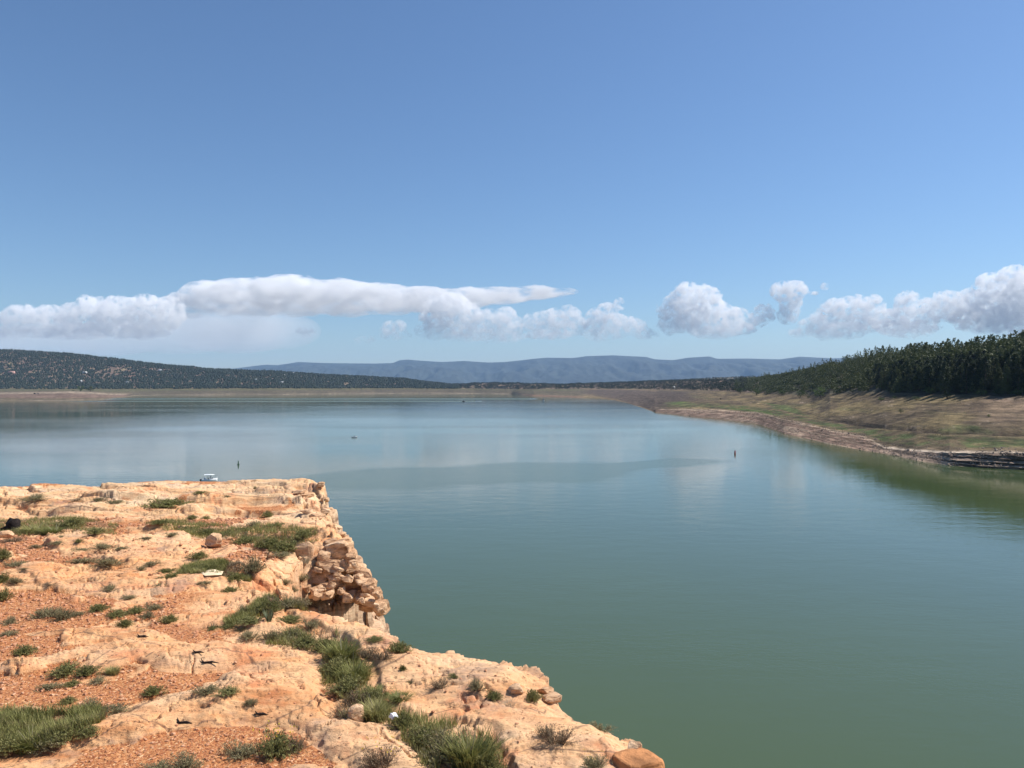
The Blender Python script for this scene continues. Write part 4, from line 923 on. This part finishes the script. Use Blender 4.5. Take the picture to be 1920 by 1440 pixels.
 ('green', 851, 1269, 32, 11, 'little green mat beside the reddish brown twiggy bush'),
 ('grey', 896, 1294, 36, 28, 'upper left half of the grey bush in the rim slab crack'),
 ('green', 924, 1310, 40, 24, 'lower right half of the bush in the rim slab crack'),
 ('green', 998, 1314, 38, 32, 'green bush in the cleft under the overhanging rim rock'),
 ('pale', 955, 1322, 34, 18, 'thin pale grass on the rim left of the cleft'),
 ('grass', 716, 1304, 50, 20, 'yellowish grass at the right margin of the gully, upper'),
 ('grass', 748, 1314, 44, 18, 'yellowish grass at the right margin of the gully, lower'),
 ('green', 752, 1366, 50, 40, 'bush with the white scrap of litter beside it'),
 ('green', 790, 1395, 80, 48, 'green bush left of the tall grass at the bottom'),
 ('grey', 838, 1428, 96, 60, 'large greyish bush at the bottom, left of the tall grass'),
 ('grass', 882, 1440, 90, 92, 'tall grass clump with seed stalks at the bottom middle'),
 ('green', 912, 1450, 66, 50, 'bush at the bottom edge right of the tall grass clump'),
 ('brown', 714, 1444, 80, 54, 'dry bush with yellow flowers on the lower slab corner', True),
 ('brown', 1045, 1396, 66, 50, 'dark dry bush in the hollow of the right rim slab'),
 ('brown', 1020, 1380, 30, 34, 'dark dead twigs sticking up left of the dark dry bush'),
 ('green', 1076, 1344, 40, 12, 'low plant with yellow flowers on the right rim', True),
 ('grey', 1125, 1368, 52, 20, 'low grey plant in the crack of the right rim'),
 ('grey', 1116, 1440, 48, 32, 'round grey bush at the bottom near the red block', True),
 ('pale', 758, 1200, 34, 28, 'wispy pale grass on the cliff rim against the water'),
]
for q in SH: shrub(q[0], q[1], q[2], q[3], q[4], q[5], len(q) > 6)
# grass and low ground cover nobody could count
def cover(name, label, polys, n, size, mat, seed, h=(.5, 1.2)):
    r = np.random.RandomState(seed); P = []
    for poly in polys:
        a = np.array(poly); lo, hi = a.min(0), a.max(0); ar = (hi - lo).prod(); c = r.uniform(lo, hi, (n * 4, 2))
        k = sdf(poly, c[:, 0] + .3 * fbm(c[:, 0], c[:, 1], 3), c[:, 1]) > 0; k &= fbm(c[:, 0] * .9 + seed, c[:, 1] * .9, 4) > -.08
        P.append(c[k][:n])
    P = np.concatenate(P); Z = terrace(P[:, 0], P[:, 1]); k = Z[2] > .3; P = P[k]; z = Z[0][k]
    N = len(P); a = r.uniform(0, 6.28, N); L = size * r.uniform(*h, N); ln = r.uniform(.1, .9, N)
    d = np.stack([np.cos(a) * ln, np.sin(a) * ln, np.ones(N)], 1) * L[:, None]; sd = np.stack([-np.sin(a), np.cos(a), 0 * a], 1) * size * .055
    b = np.stack([P[:, 0], P[:, 1], z - .01], 1); V = np.stack([b - sd, b + sd, b + d], 1).reshape(-1, 3)
    o = link(name, fast_mesh(name, V, np.arange(3 * N).reshape(-1, 3), False), mat); tag(o, label, 'grass', kind='stuff')
cover('grass', 'short green grass and weeds growing between the shrubs in the hollows', VEG, 9000, .16, M_sh['grass'], 5)
cover('ground_cover', 'fine dry stalks and litter under the shrubs', VEG, 3500, .12, M_sh['brown'], 6)
allp = [[tp(-300, 1480), tp(-300, 940), tp(560, 940), tp(560, 1100), tp(700, 1170), tp(1150, 1400), tp(1150, 1480)]]
r5 = np.random.RandomState(5)
# loose gravel on the red ground
def pebbles(n, seed):
    r = np.random.RandomState(seed); Yd = r.uniform(8.5, 30, n * 3); x = r.uniform(-60, 1000, n * 3); X = (x - 960) / F * Yd
    z, sl_, m, fr = terrace(X, Yd); k = (m > .4) & ((sl_ < .35) | (r.rand(len(X)) < .04)); k = np.nonzero(k)[0][:n]; X, Yd, z = X[k], Yd[k], z[k]
    v, f = ico(0); N = len(X); s = (.010 + .030 * r.rand(N) ** 5) * np.clip(Yd / 13, .8, 2.0)
    sc3 = s[:, None] * r.uniform(.6, 1.4, (N, 3)) * (1, 1, .6)
    V = v[None] * sc3[:, None] * r.uniform(.8, 1.2, (N, 12, 1)) + np.stack([X, Yd, z + s * .25], 1)[:, None]
    F_ = f[None] + (np.arange(N) * 12)[:, None, None]
    return V.reshape(-1, 3), F_.reshape(-1, 3)
M_peb = foliage_mat('gravel_stones', [(.30, .12, .06), (.48, .22, .11), (.72, .46, .28)], .0, 0, 9)
tag(link('gravel', fast_mesh('gravel', *pebbles(15000, 3), smooth=False), M_peb), 'loose red gravel strewn over the bare ground between the slabs', 'gravel', kind='stuff')

# ---------------------------------------------------------------- rocks
def M_block():
    n = NT('sandstone_block'); tc = n.n('TexCoord').outputs['Object']; P = n.n('NewGeometry').outputs['Position']
    a = n.n('TexNoise', {'Vector': n.n('Mapping', {0: P, 3: (.7, .7, 2.5)}).outputs[0], 'Scale': 2.2, 'Detail': 8, 'Roughness': .7}).outputs[0]
    c = n.ramp(a, [(.35, (.24, .13, .075)), (.46, (.56, .33, .18)), (.57, (.72, .47, .28)), (.68, (.80, .58, .38))])
    d = n.n('TexNoise', {'Vector': P, 'Scale': 13, 'Detail': 6, 'Roughness': .75}).outputs[0]
    c = n.mix(n.ramp(d, [(.54, .0), (.66, .8)]), c, (.15, .09, .06))
    h = n.math('ADD', n.math('MULTIPLY', a, .2), n.math('MULTIPLY', d, .05))
    bp = n.n('Bump', {'Height': h, 'Strength': 1.0, 'Distance': .5})
    return n.surf(n.n('BsdfPrincipled', {'Base Color': c, 'Roughness': .92, 'Specular IOR Level': .2, 'Normal': bp.outputs[0]}).outputs[0])
M_blk = M_block(); M_redblk = plain_mat('fresh_red_sandstone', (.60, .27, .11), 3, .45, .08); M_white = plain_mat('bleached_sandstone', (.80, .64, .42), 3, .8, .04)
bv, bf = ico(4)
def block_mesh(seed, dims, box=.62, rough=.07, cuts=12, smooth=True):
    r = np.random.RandomState(seed); v = bv.copy()
    p = np.sign(v) * np.abs(v) ** box; p /= np.abs(p).max()
    for _ in range(cuts):                                     # knock off corners with flat cuts
        nrm = r.normal(size=3); nrm /= np.linalg.norm(nrm); d = p @ nrm; lim = r.uniform(.58, .88) * d.max(); p = p - np.maximum(d - lim, 0)[:, None] * nrm
    nz = np.array([mn.fractal(Vector(q) * 1.7 + Vector((seed, 0, 0)), .9, 2.1, 4) for q in p]); ln = p / np.linalg.norm(p, axis=1)[:, None]
    p = p + ln * (nz * rough)[:, None]
    p = p * dims
    lay = np.sin(p[:, 2] * 9 / max(dims[2], .1) + seed) * .03 * dims[0]; p[:, :2] *= (1 + lay[:, None] / dims[0])
    return fast_mesh('boulder', p, bf, smooth)
def rock(x, y, w_, h_, label, mat=M_blk, Y=None, group=None, name='boulder', seed=None, box=.62, sink=.25, depth=1.0, rz=None, tilt=.12, cat='rock', cuts=9, smooth=False):
    p = on_terrace(x, y) if Y is None else unproj(x, y, Y)
    s = p.y / F; r = random.Random(int(x * 7 + y)); dims = (w_ * s / 2, w_ * s / 2 * depth, h_ * s / 2 * 1.15)
    o = link(name, block_mesh(seed or int(x + y * 3), dims, box, .07, cuts, smooth), mat); o.location = (p.x, p.y + dims[1] * .6, p.z + dims[2] * (1 - 2 * sink))
    o.rotation_euler = (r.uniform(-tilt, tilt), r.uniform(-tilt, tilt), rz if rz is not None else r.uniform(-.5, .5)); tag(o, label, cat, group); return o
rock(400, 1027, 36, 30, 'round pink boulder among the dark shrubs', box=1.0, seed=5)
rock(388, 1083, 64, 11, 'white flat rock half hidden in green shrubs', M_white, sink=.35, seed=9, rz=.1, depth=1.3, tilt=.03, box=.8, cuts=40, smooth=True)
rock(668, 1352, 34, 30, 'rounded boulder at the slab edge beside the end of the green gully', box=.85, seed=14)
rock(1198, 1462, 84, 46, 'broken orange block hanging at the right rim, dark on its near face', M_redblk, box=.3, seed=36, rz=.5, depth=.9, tilt=.15, sink=.3, cuts=5, smooth=False)
rock(1023, 1302, 30, 18, 'small flat rim stone with a dark hollow under it', seed=44, box=.35, cuts=16)
rock(1035, 1318, 36, 14, 'lower flat rim stone beside the green cleft bush', seed=45, box=.35, cuts=16)
rock(1192, 1420, 26, 34, 'pale upright stone wedged left of the orange block', seed=46, box=.5)
rock(968, 1300, 30, 18, 'pale rounded stone under the lip of the overhanging rim rock', seed=47, box=.8)
rock(5, 1008, 26, 12, 'pale stone at the foot of the charred stump', seed=48)
blocks = [(567, 1058, 44, 30, 'square block with a dark shaded face at the top left of the broken cliff'), (605, 1044, 54, 20, 'long top block of the broken cliff under the rim shrub'), (634, 1050, 42, 22, 0),
 (656, 1050, 30, 18, 0), (590, 1062, 28, 18, 0), (612, 1078, 50, 28, 'largest middle block of the broken cliff'), (640, 1084, 36, 24, 0), (582, 1086, 34, 26, 0), (600, 1096, 42, 20, 0), (630, 1098, 34, 20, 0), (657, 1078, 32, 22, 0),
 (672, 1076, 28, 18, 0), (684, 1092, 28, 20, 0), (655, 1104, 34, 24, 0), (632, 1112, 36, 20, 0), (673, 1106, 30, 20, 0), (694, 1106, 26, 22, 0), (660, 1124, 40, 24, 'broad bottom block of the broken cliff'), (678, 1132, 26, 26, 0),
 (690, 1120, 28, 26, 0), (688, 1142, 28, 18, 0), (706, 1138, 30, 28, 'outermost block at the lower right of the broken cliff'), (702, 1124, 22, 20, 0), (712, 1152, 24, 24, 0), (560, 1090, 32, 20, 0), (543, 1078, 40, 18, 0), (548, 1100, 34, 16, 0), (612, 1118, 32, 16, 0), (586, 1112, 30, 16, 0)]
for i, (x, y, w_, h_, lb) in enumerate(blocks):
    k_ = random.Random(i).uniform(.65, 1.1)
    rock(x, y, w_ * k_, h_ * 1.1 * k_ * random.Random(i + 50).uniform(.8, 1.25), lb or 'angular sandstone block jammed into the broken cliff face', Y=23.7 - (y - 1035) * .013 + random.Random(i + 9).uniform(-.15, .45), group='blocks of the broken cliff', name='cliff_block', box=.30, sink=.1, depth=1.1, tilt=.35, seed=60 + i, smooth=False, cuts=6)
for i, (x, y, w_, h_) in enumerate([(592, 912, 20, 9), (600, 926, 16, 9), (606, 944, 18, 8), (598, 958, 22, 8), (610, 968, 18, 10), (590, 972, 24, 9), (628, 992, 22, 10), (636, 1008, 20, 12), (560, 925, 26, 7), (540, 915, 24, 6), (570, 945, 26, 8), (618, 1020, 26, 11), (575, 962, 24, 8)]):
    rock(x, y, w_, h_, 'thin bedded stone on the far right rim of the terrace', group='bedded stones on the far rim', name='rim_stone', box=.45, depth=1.2, seed=120 + i, sink=.3)

rl = random.Random(21)
NP = [(548, 1050), (600, 1034), (645, 1034), (668, 1052), (688, 1074), (708, 1104), (716, 1132), (714, 1156), (690, 1150), (640, 1128), (590, 1124), (552, 1104)]
nb = 0
while nb < 46:
    x, y = rl.uniform(540, 718), rl.uniform(1034, 1158)
    ins = False
    for i in range(len(NP)):
        x0, y0 = NP[i]; x1, y1 = NP[(i + 1) % len(NP)]
        if (y0 > y) != (y1 > y) and x < (x1 - x0) * (y - y0) / (y1 - y0) + x0: ins = not ins
    if not ins: continue
    nb += 1
    rock(x, y, rl.uniform(10, 26), rl.uniform(7, 17), 'small angular sandstone block jammed into the broken cliff face', Y=23.45 - (y - 1035) * .013 + rl.uniform(-.35, .2), group='small blocks of the broken cliff', name='cliff_block', box=.32, sink=.2, depth=rl.uniform(.8, 1.4), tilt=.45, seed=200 + nb, smooth=False, cuts=6)
# ---------------------------------------------------------------- stump, branches, litter, stakes
M_char = plain_mat('charred_wood', (.035, .025, .022), 12, .4, .05); M_dead = plain_mat('weathered_wood', (.09, .06, .045), 15, .4, .03)
def shape(name, parts, mat, parent=None): return link(name, fast_mesh(name, *join(parts)), mat, parent)
p = on_terrace(24, 996); s = p.y / F
e = bpy.data.objects.new('tree_stump', None); C.objects.link(e); e.location = p; tag(e, 'charred black tree stump with a root, on grass at the left edge', 'stump')
v, f = tube([(0, 0, -.1), (0, 0, .05), (.02, 0, .25), (.03, 0, .42), (.03, 0, .44)], [.30, .23, .20, .22, .02], 12)
v = v * (1, 1, 1) + np.random.RandomState(2).normal(size=v.shape) * .018; v[36:48, 2] += np.array([0, .05, .1, .02, -.08, -.12, -.05, .04, .12, .06, -.03, 0])
shape('stump_body', [(v, f)], M_char, e); shape('root', [tube([(-.1, -.05, .2), (-.38, -.1, .1), (-.52, -.12, -.02)], [.09, .06, .03]), tube([(.1, -.1, .15), (.25, -.25, -.04)], [.09, .04])], M_char, e)
for x, y, L, lab, hk in [(372, 1224, 30, 'short black piece of burnt branch at the back of the big slab', .2), (392, 1243, 50, 'longer forked black branch lying on the big slab', .5), (345, 1356, 42, 'black twisted branch lying on the bottom slab', .6), (268, 1194, 30, 'thin dark stick on the pale band of the long slab', .2), (490, 1340, 34, 'dark stick lying in a crack of the big slab below the grey tuft', .2)]:
    p = on_terrace(x, y); s = p.y / F * L / 2; r = random.Random(x)
    s *= .8; pts = [(-s, .16 * s, .0), (-.4 * s, -.10 * s, .012), (.25 * s, .10 * s, .010), (s, -.06 * s, .0)]
    o = shape('dead_branch', [tube(pts, [.006, .016, .018, .004]), tube([pts[1], (-.75 * s, .5 * hk * s, .03), (-.9 * s, .9 * hk * s, .05)], [.012, .009, .004])], M_char); o.location = (p.x, p.y, p.z + .01); tag(o, lab, 'branch')
p = on_terrace(738, 1358); lm = block_mesh(77, (.06, .05, .05), .9, .35); o = link('litter', lm, plain_mat('white_paper', (.85, .86, .88), 5, .9)); o.location = (p.x, p.y, p.z + .12); tag(o, 'small crumpled white scrap caught at the lower end of the green gully', 'litter')
for x, y, h, lab in [(297, 902.5, 9, 'thin dark stake at the far rim left of the boat'), (351, 902, 6, 'short thin stake at the far rim near the boat')]:
    p = on_terrace(x, y); hh = h * p.y / F
    o = shape('stake', [tube([(0, 0, -.1), (0, 0, hh * .5), (.01, 0, hh)], [.022, .02, .012], 6)], M_dead); o.location = p; tag(o, lab, 'stake')

# ---------------------------------------------------------------- figures
M_skin = plain_mat('skin', (.50, .30, .20), 9, .9); M_navy = plain_mat('dark_clothes', (.03, .035, .05), 9, .8); M_hair = plain_mat('dark_hair', (.04, .03, .02), 9, .7)
def person(label, loc, pose, rz, mat=M_navy, s=1.0):
    J, E, Rd = [], [], []
    def add(p, r, par=None): J.append(p); Rd.append(r); (par is not None) and E.append((par, len(J) - 1)); return len(J) - 1
    sit = pose == 'sit'; hz = .45 if sit else .92
    pel = add((0, 0, hz), .15); wa = add((0, 0, hz + .2), .13, pel); ch = add((0, .02 if not sit else .04, hz + .42), .155, wa); ne = add((0, .03, hz + .56), .06, ch); hd = add((0, .05, hz + .68), .095, ne); add((0, .05, hz + .78), .07, hd)
    for q in (-1, 1):
        sh = add((q * .18, .02, hz + .48), .065, ch); el = add((q * .24, .06, hz + .22), .046, sh); wr = add((q * .20, .28, hz + .14), .032, el); add((q * .18, .36, hz + .14), .035, wr)
        hp = add((q * .10, .02, hz - .02), .095, pel)
        if sit: kn = add((q * .13, .42, hz + .02), .065, hp); an = add((q * .13, .45, .08), .042, kn); add((q * .13, .60, .04), .04, an)
        else: kn = add((q * .11, .03, .50), .065, hp); an = add((q * .12, 0, .09), .042, kn); add((q * .13, .16, .04), .04, an)
    me = bpy.data.meshes.new('person'); me.from_pydata(J, E, [])
    root = bpy.data.objects.new('person', None); C.objects.link(root); root.location = loc; root.rotation_euler = (0, 0, rz); root.scale = (s, s, s)
    o = link('body', me, mat, root)
    m = o.modifiers.new('skin', 'SKIN'); m.use_smooth_shade = True
    for i, q in enumerate(Rd): me.skin_vertices[0].data[i].radius = (q, q)
    me.skin_vertices[0].data[0].use_root = True
    m = o.modifiers.new('sub', 'SUBSURF'); m.levels = m.render_levels = 1
    hv_, hf_ = ico(2); link('hair', fast_mesh('hair', hv_ * (.105, .115, .085) + (0, .035, hz + .76), hf_), M_hair, root)
    tag(root, label, 'person'); return root

# ---------------------------------------------------------------- boats, buoys
def bxm(x0, x1, y0, y1, z0, z1):
    v = np.array([(x, y, z) for x in (x0, x1) for y in (y0, y1) for z in (z0, z1)], float)
    q = [(0, 1, 3, 2), (4, 6, 7, 5), (0, 4, 5, 1), (2, 3, 7, 6), (0, 2, 6, 4), (1, 5, 7, 3)]
    return v, np.array([t for a, b, c, d in q for t in ((a, b, c), (a, c, d))])
def loft(secs, close=True):
    n = len(secs[0]); V = np.concatenate(secs); Fq = []
    for i in range(len(secs) - 1):
        for k in range(n - (0 if close else 1)): a, b = i * n + k, i * n + (k + 1) % n; Fq += [(a, b, b + n), (a, b + n, a + n)]
    for i in (0, len(secs) - 1):
        for k in range(1, n - 1): Fq.append((i * n, i * n + k, i * n + k + 1))
    return V, np.array(Fq)
def hull(L, B, H, bow=1.25):
    S = []
    for t in np.linspace(0, 1, 12):
        w_ = B / 2 * (1 if t < .5 else max(.02, 1 - ((t - .5) / .5) ** 2.2)); zt = H * (1 + (bow - 1) * t ** 2); zb = -.25 + .45 * max(0, (t - .7) / .3) ** 1.6
        S.append(np.array([(-L / 2 + L * t, -w_, zt), (-L / 2 + L * t, -w_ * .82, zb + .28 * H), (-L / 2 + L * t, 0, zb), (-L / 2 + L * t, w_ * .82, zb + .28 * H), (-L / 2 + L * t, w_, zt), (-L / 2 + L * t, w_ * .85, zt + .02), (-L / 2 + L * t, w_ * .8, zt - .32 * (t < .72)), (-L / 2 + L * t, -w_ * .8, zt - .32 * (t < .72)), (-L / 2 + L * t, -w_ * .85, zt + .02)]))
    return loft(S)
M_gel = plain_mat('white_gelcoat', (.82, .82, .80), .5, .97, 0, .3); M_canvas = plain_mat('pale_canvas', (.78, .82, .85), 2, .95); M_blackp = plain_mat('black_plastic', (.02, .02, .022), 3, .8, 0, .5); M_metal = plain_mat('brushed_rail', (.45, .46, .47), 5, .8, 0, .35)
bp_ = unproj(393.5, 902.5, 259.0); boat = bpy.data.objects.new('motorboat', None); C.objects.link(boat); boat.location = (bp_.x, bp_.y, 0); boat.rotation_euler = (0, 0, R(8)); tag(boat, 'white motorboat with a pale canopy and two people aboard, just beyond the rock rim', 'boat')
shape('hull', [hull(5.0, 2.1, .85, 1.45)], M_gel, boat)
shape('canopy', [loft([np.array([(x, y, 2.42 + .14 * (1 - (y / 1.0) ** 2) - .05 * abs(x + .3) ) for y in (-.95, -.5, 0, .5, .95)] + [(x, y, 2.34 + .14 * (1 - (y / 1.0) ** 2) - .05 * abs(x + .3)) for y in (.95, .5, 0, -.5, -.95)]) for x in np.linspace(-1.7, 1.35, 7)])], M_canvas, boat)
for q in (-1, 1):
    for x0, x1 in ((-1.75, -1.65), (-.9, .2), (.9, 1.3)): shape('canopy_pole', [tube([(x0, q * .9, .8), (x1, q * .88, 2.4)], [.03, .03], 6)], M_metal, boat)
shape('windshield', [bxm(.75, .80, -.75, .75, .8, 1.45)], plain_mat('tinted_glass', (.05, .06, .07), 1, .9, 0, .1), boat)
shape('console', [bxm(.3, .75, -.45, .45, .4, 1.35)], M_gel, boat); shape('seat', [bxm(-1.6, -1.1, -.7, .7, .4, .95), bxm(-1.7, -1.55, -.7, .7, .9, 1.35)], M_gel, boat)
mt_ = shape('outboard_motor', [bxm(-3.15, -2.65, -.25, .25, .35, .95), bxm(-3.0, -2.75, -.12, .12, -.5, .4), tube([(-2.7, 0, .6), (-2.4, 0, .7)], [.1, .1])], M_blackp, boat)
def onboat(b, x, y, z): b_ = Vector((x, y, 0)); b_.rotate(b.rotation_euler); return (b.location.x + b_.x, b.location.y + b_.y, z)
person('person in dark clothes sitting in the middle of the white motorboat', onboat(boat, -.55, -.1, .45), 'sit', R(-82))
person('person in dark clothes standing at the windshield of the white motorboat', onboat(boat, .55 - .5, .45, .42), 'stand', R(-82), s=.9)
js = unproj(664, 820.5, 483.0); jet = bpy.data.objects.new('small_boat', None); C.objects.link(jet); jet.location = (js.x, js.y, 0); jet.rotation_euler = (0, 0, R(186)); tag(jet, 'small low craft with a dark rider out on the open lake, a faint wake behind', 'boat')
shape('hull', [hull(3.4, 1.0, .42, 1.2)], plain_mat('pale_grey_hull', (.55, .58, .60), 1, .9, 0, .4), jet); shape('stern_deck', [bxm(-1.75, -.75, -.42, .42, .38, .75)], M_gel, jet); shape('handlebar', [tube([(.5, 0, .4), (.35, 0, .95), (.35, .3, 1.0)], [.06, .05, .03])], M_blackp, jet)
person('dark clothed rider sitting on the small craft on the open lake', onboat(jet, -.25, 0, .25), 'sit', R(96))
fb = unproj(869, 753.5, 1640.0); o = bpy.data.objects.new('fishing_boat', None); C.objects.link(o); o.location = (fb.x, fb.y, 0); o.rotation_euler = (0, 0, R(12)); tag(o, 'dark low fishing boat, a mere speck near the far wake lines', 'boat')
shape('hull', [hull(6.0, 2.0, 1.1, 1.2)], plain_mat('dark_hull', (.05, .05, .06), 1, .9, 0, .4), o); shape('cabin', [bxm(-1.2, .9, -.7, .7, .9, 2.0)], M_navy, o)
fb = unproj(1019, 751, 1775.0); o = bpy.data.objects.new('covered_boat', None); C.objects.link(o); o.location = (fb.x, fb.y, 0); tag(o, 'tiny boat with a dark upright cover heading the far wake, near the red shore', 'boat')
shape('hull', [hull(5.5, 2.0, 1.0, 1.2)], plain_mat('pale_hull', (.6, .62, .66), 1, .9, 0, .4), o); shape('cover', [loft([np.array([(-1.6, -.8, .9), (-1.6, .8, .9), (-1.5, .7, 4.2), (-1.5, -.7, 4.2)]), np.array([(1.2, -.8, .9), (1.2, .8, .9), (.2, .5, 4.6), (.2, -.5, 4.6)])])], plain_mat('navy_canvas', (.05, .09, .14), 1, .9), o)
def buoy(x, y, Y, col, can, label):
    p = unproj(x, y, Y); e = bpy.data.objects.new('channel_buoy', None); C.objects.link(e); e.location = (p.x, p.y, 0); tag(e, label, 'buoy')
    m = plain_mat('buoy_paint', col, 3, .8, 0, .5)
    shape('float_collar', [tube([(0, 0, -.35), (0, 0, -.3), (0, 0, .16), (0, 0, .42), (0, 0, .45)], [.1, .42, .46, .28, .05], 16)], m, e)
    if can: shape('can_top', [tube([(0, 0, .3), (0, 0, .32), (0, 0, 1.62), (0, 0, 1.64)], [.05, .22, .22, .02], 14)], m, e)
    else: shape('cone_top', [tube([(0, 0, .3), (0, 0, .35), (0, 0, 1.25), (0, 0, 1.95), (0, 0, 2.0)], [.05, .36, .30, .07, .01], 14)], m, e)
    shape('reflective_band', [tube([(0, 0, 1.0), (0, 0, 1.0), (0, 0, 1.1), (0, 0, 1.1)], [.1, .235 if can else .335, .235 if can else .325, .1], 14)], m, e)
buoy(447, 871.2, 315.5, (.02, .07, .04), True, 'green can buoy beyond the motorboat, left half of the lake')
buoy(1378, 851.5, 364.8, (.35, .02, .015), False, 'red cone topped buoy on the right half of the lake')

# ---------------------------------------------------------------- houses on the left hill, vehicles on the point
def house(x, y, wpx, hpx, wall, roofc, label, name='house'):
    p = on_ground(x, y); s = p.y / F; L, H = .8 * wpx * s, .85 * hpx * s; W_ = max(L * .6, 5)
    e = bpy.data.objects.new(name, None); C.objects.link(e); e.location = (p.x, p.y - 6, p.z + 2.0); tag(e, label, 'house')
    wl = shape('wall', [bxm(-L / 2, L / 2, -W_ / 2, W_ / 2, -3, H * .6)], plain_mat('house_wall', wall, .5, .9), e)
    v = np.array([(-L / 2 - .4, -W_ / 2 - .4, H * .6), (L / 2 + .4, -W_ / 2 - .4, H * .6), (L / 2 + .4, W_ / 2 + .4, H * .6), (-L / 2 - .4, W_ / 2 + .4, H * .6), (-L / 2 - .4, 0, H), (L / 2 + .4, 0, H)])
    shape('roof', [(v, np.array([(0, 1, 5), (0, 5, 4), (2, 3, 4), (2, 4, 5), (0, 4, 3), (1, 2, 5), (0, 3, 2), (0, 2, 1)]))], plain_mat('house_roof', roofc, .5, .9), e)
    for q in (-.28, .0, .28): shape('door' if q == 0 else 'window', [bxm(q * L - .6, q * L + .6, -W_ / 2 - .06, -W_ / 2 + .02, (.0 if q == 0 else .9), H * .45)], M_navy, wl)
WH = (.62, .62, .60); GR = (.55, .56, .58)
for a in [(153, 716, 5, 3, WH, WH, 'bright white house low on the left hill above the green tree of the sandy point'), (23, 700, 13, 4, (.55, .33, .28), (.60, .36, .32), 'long pinkish house far left on the hillside'), (160, 700, 9, 3, GR, WH, 'pale house in the middle height of the left hill, above the bright white one'),
          (240, 719, 6, 3, WH, GR, 'small pale house low on the hill, right of the sandy point'), (301, 696, 7, 3, GR, GR, 'grey roofed house high on the left hill below its crest'), (481, 714, 4, 3.5, WH, WH, 'white cube of a house near the middle of the low wooded hill'),
          (529, 718, 7, 2.5, WH, GR, 'long pale house right of the white cube one, low on the hill'), (534, 705, 3, 2.5, WH, WH, 'tiny white house high on the thin right part of the left hill'), (551, 701, 3, 2.5, WH, WH, 'tiny white house right at the tree crest of the left hill'),
          (1263, 729, 4, 4, WH, WH, 'single white hut at the wood edge above the dark shore slope')]: house(*a)
def truck(x, y, s_, label):
    p = on_ground(x, y); e = bpy.data.objects.new('parked_truck', None); C.objects.link(e); e.location = p; tag(e, label, 'truck')
    shape('body', [bxm(-2.6 * s_, 2.6 * s_, -1, 1, .5, 1.4 * s_)], M_navy, e); shape('cabin', [loft([np.array([(-1.2 * s_, y_, 1.4 * s_), (1.4 * s_, y_, 1.4 * s_), (1.0 * s_, y_, 2.6 * s_), (-1.0 * s_, y_, 2.6 * s_)]) for y_ in (-.95, .95)])], M_navy, e)
    for a in (-1.6, 1.6):
        for b in (-1, 1):
            shape('wheel', [tube([(a * s_, b * .75, .42), (a * s_, b * .76, .42), (a * s_, b * 1.02, .42), (a * s_, b * 1.03, .42)], [.05, .45, .45, .05], 12)], M_blackp, e)
truck(65, 739, 1.15, 'larger dark truck parked on the sandy point at the far left'); truck(71.5, 739, .7, 'smaller dark car parked right of the larger dark truck on the sandy point')
HAZE = 2.6e-5
# ---------------------------------------------------------------- haze
nh = NT('haze_air')
hv = nh.n('VolumePrincipled', {'Color': (.42, .66, 1.0, 1), 'Density': HAZE, 'Anisotropy': 0.0})
nh.t.links.new(hv.outputs[0], nh.out.inputs['Volume'])
hb = np.array([(x, y, z) for x in (-27000, 27000) for y in (-4500, 24500) for z in (-9.0, 1010.0)], float)
hz_o = link('haze', fast_mesh('haze', hb, [(0, 1, 3, 2), (4, 6, 7, 5), (0, 4, 5, 1), (2, 3, 7, 6), (0, 2, 6, 4), (1, 5, 7, 3)], False), nh.m)
tag(hz_o, kind='stuff'); hz_o['label'] = 'thin blue haze filling the air over the lake basin'
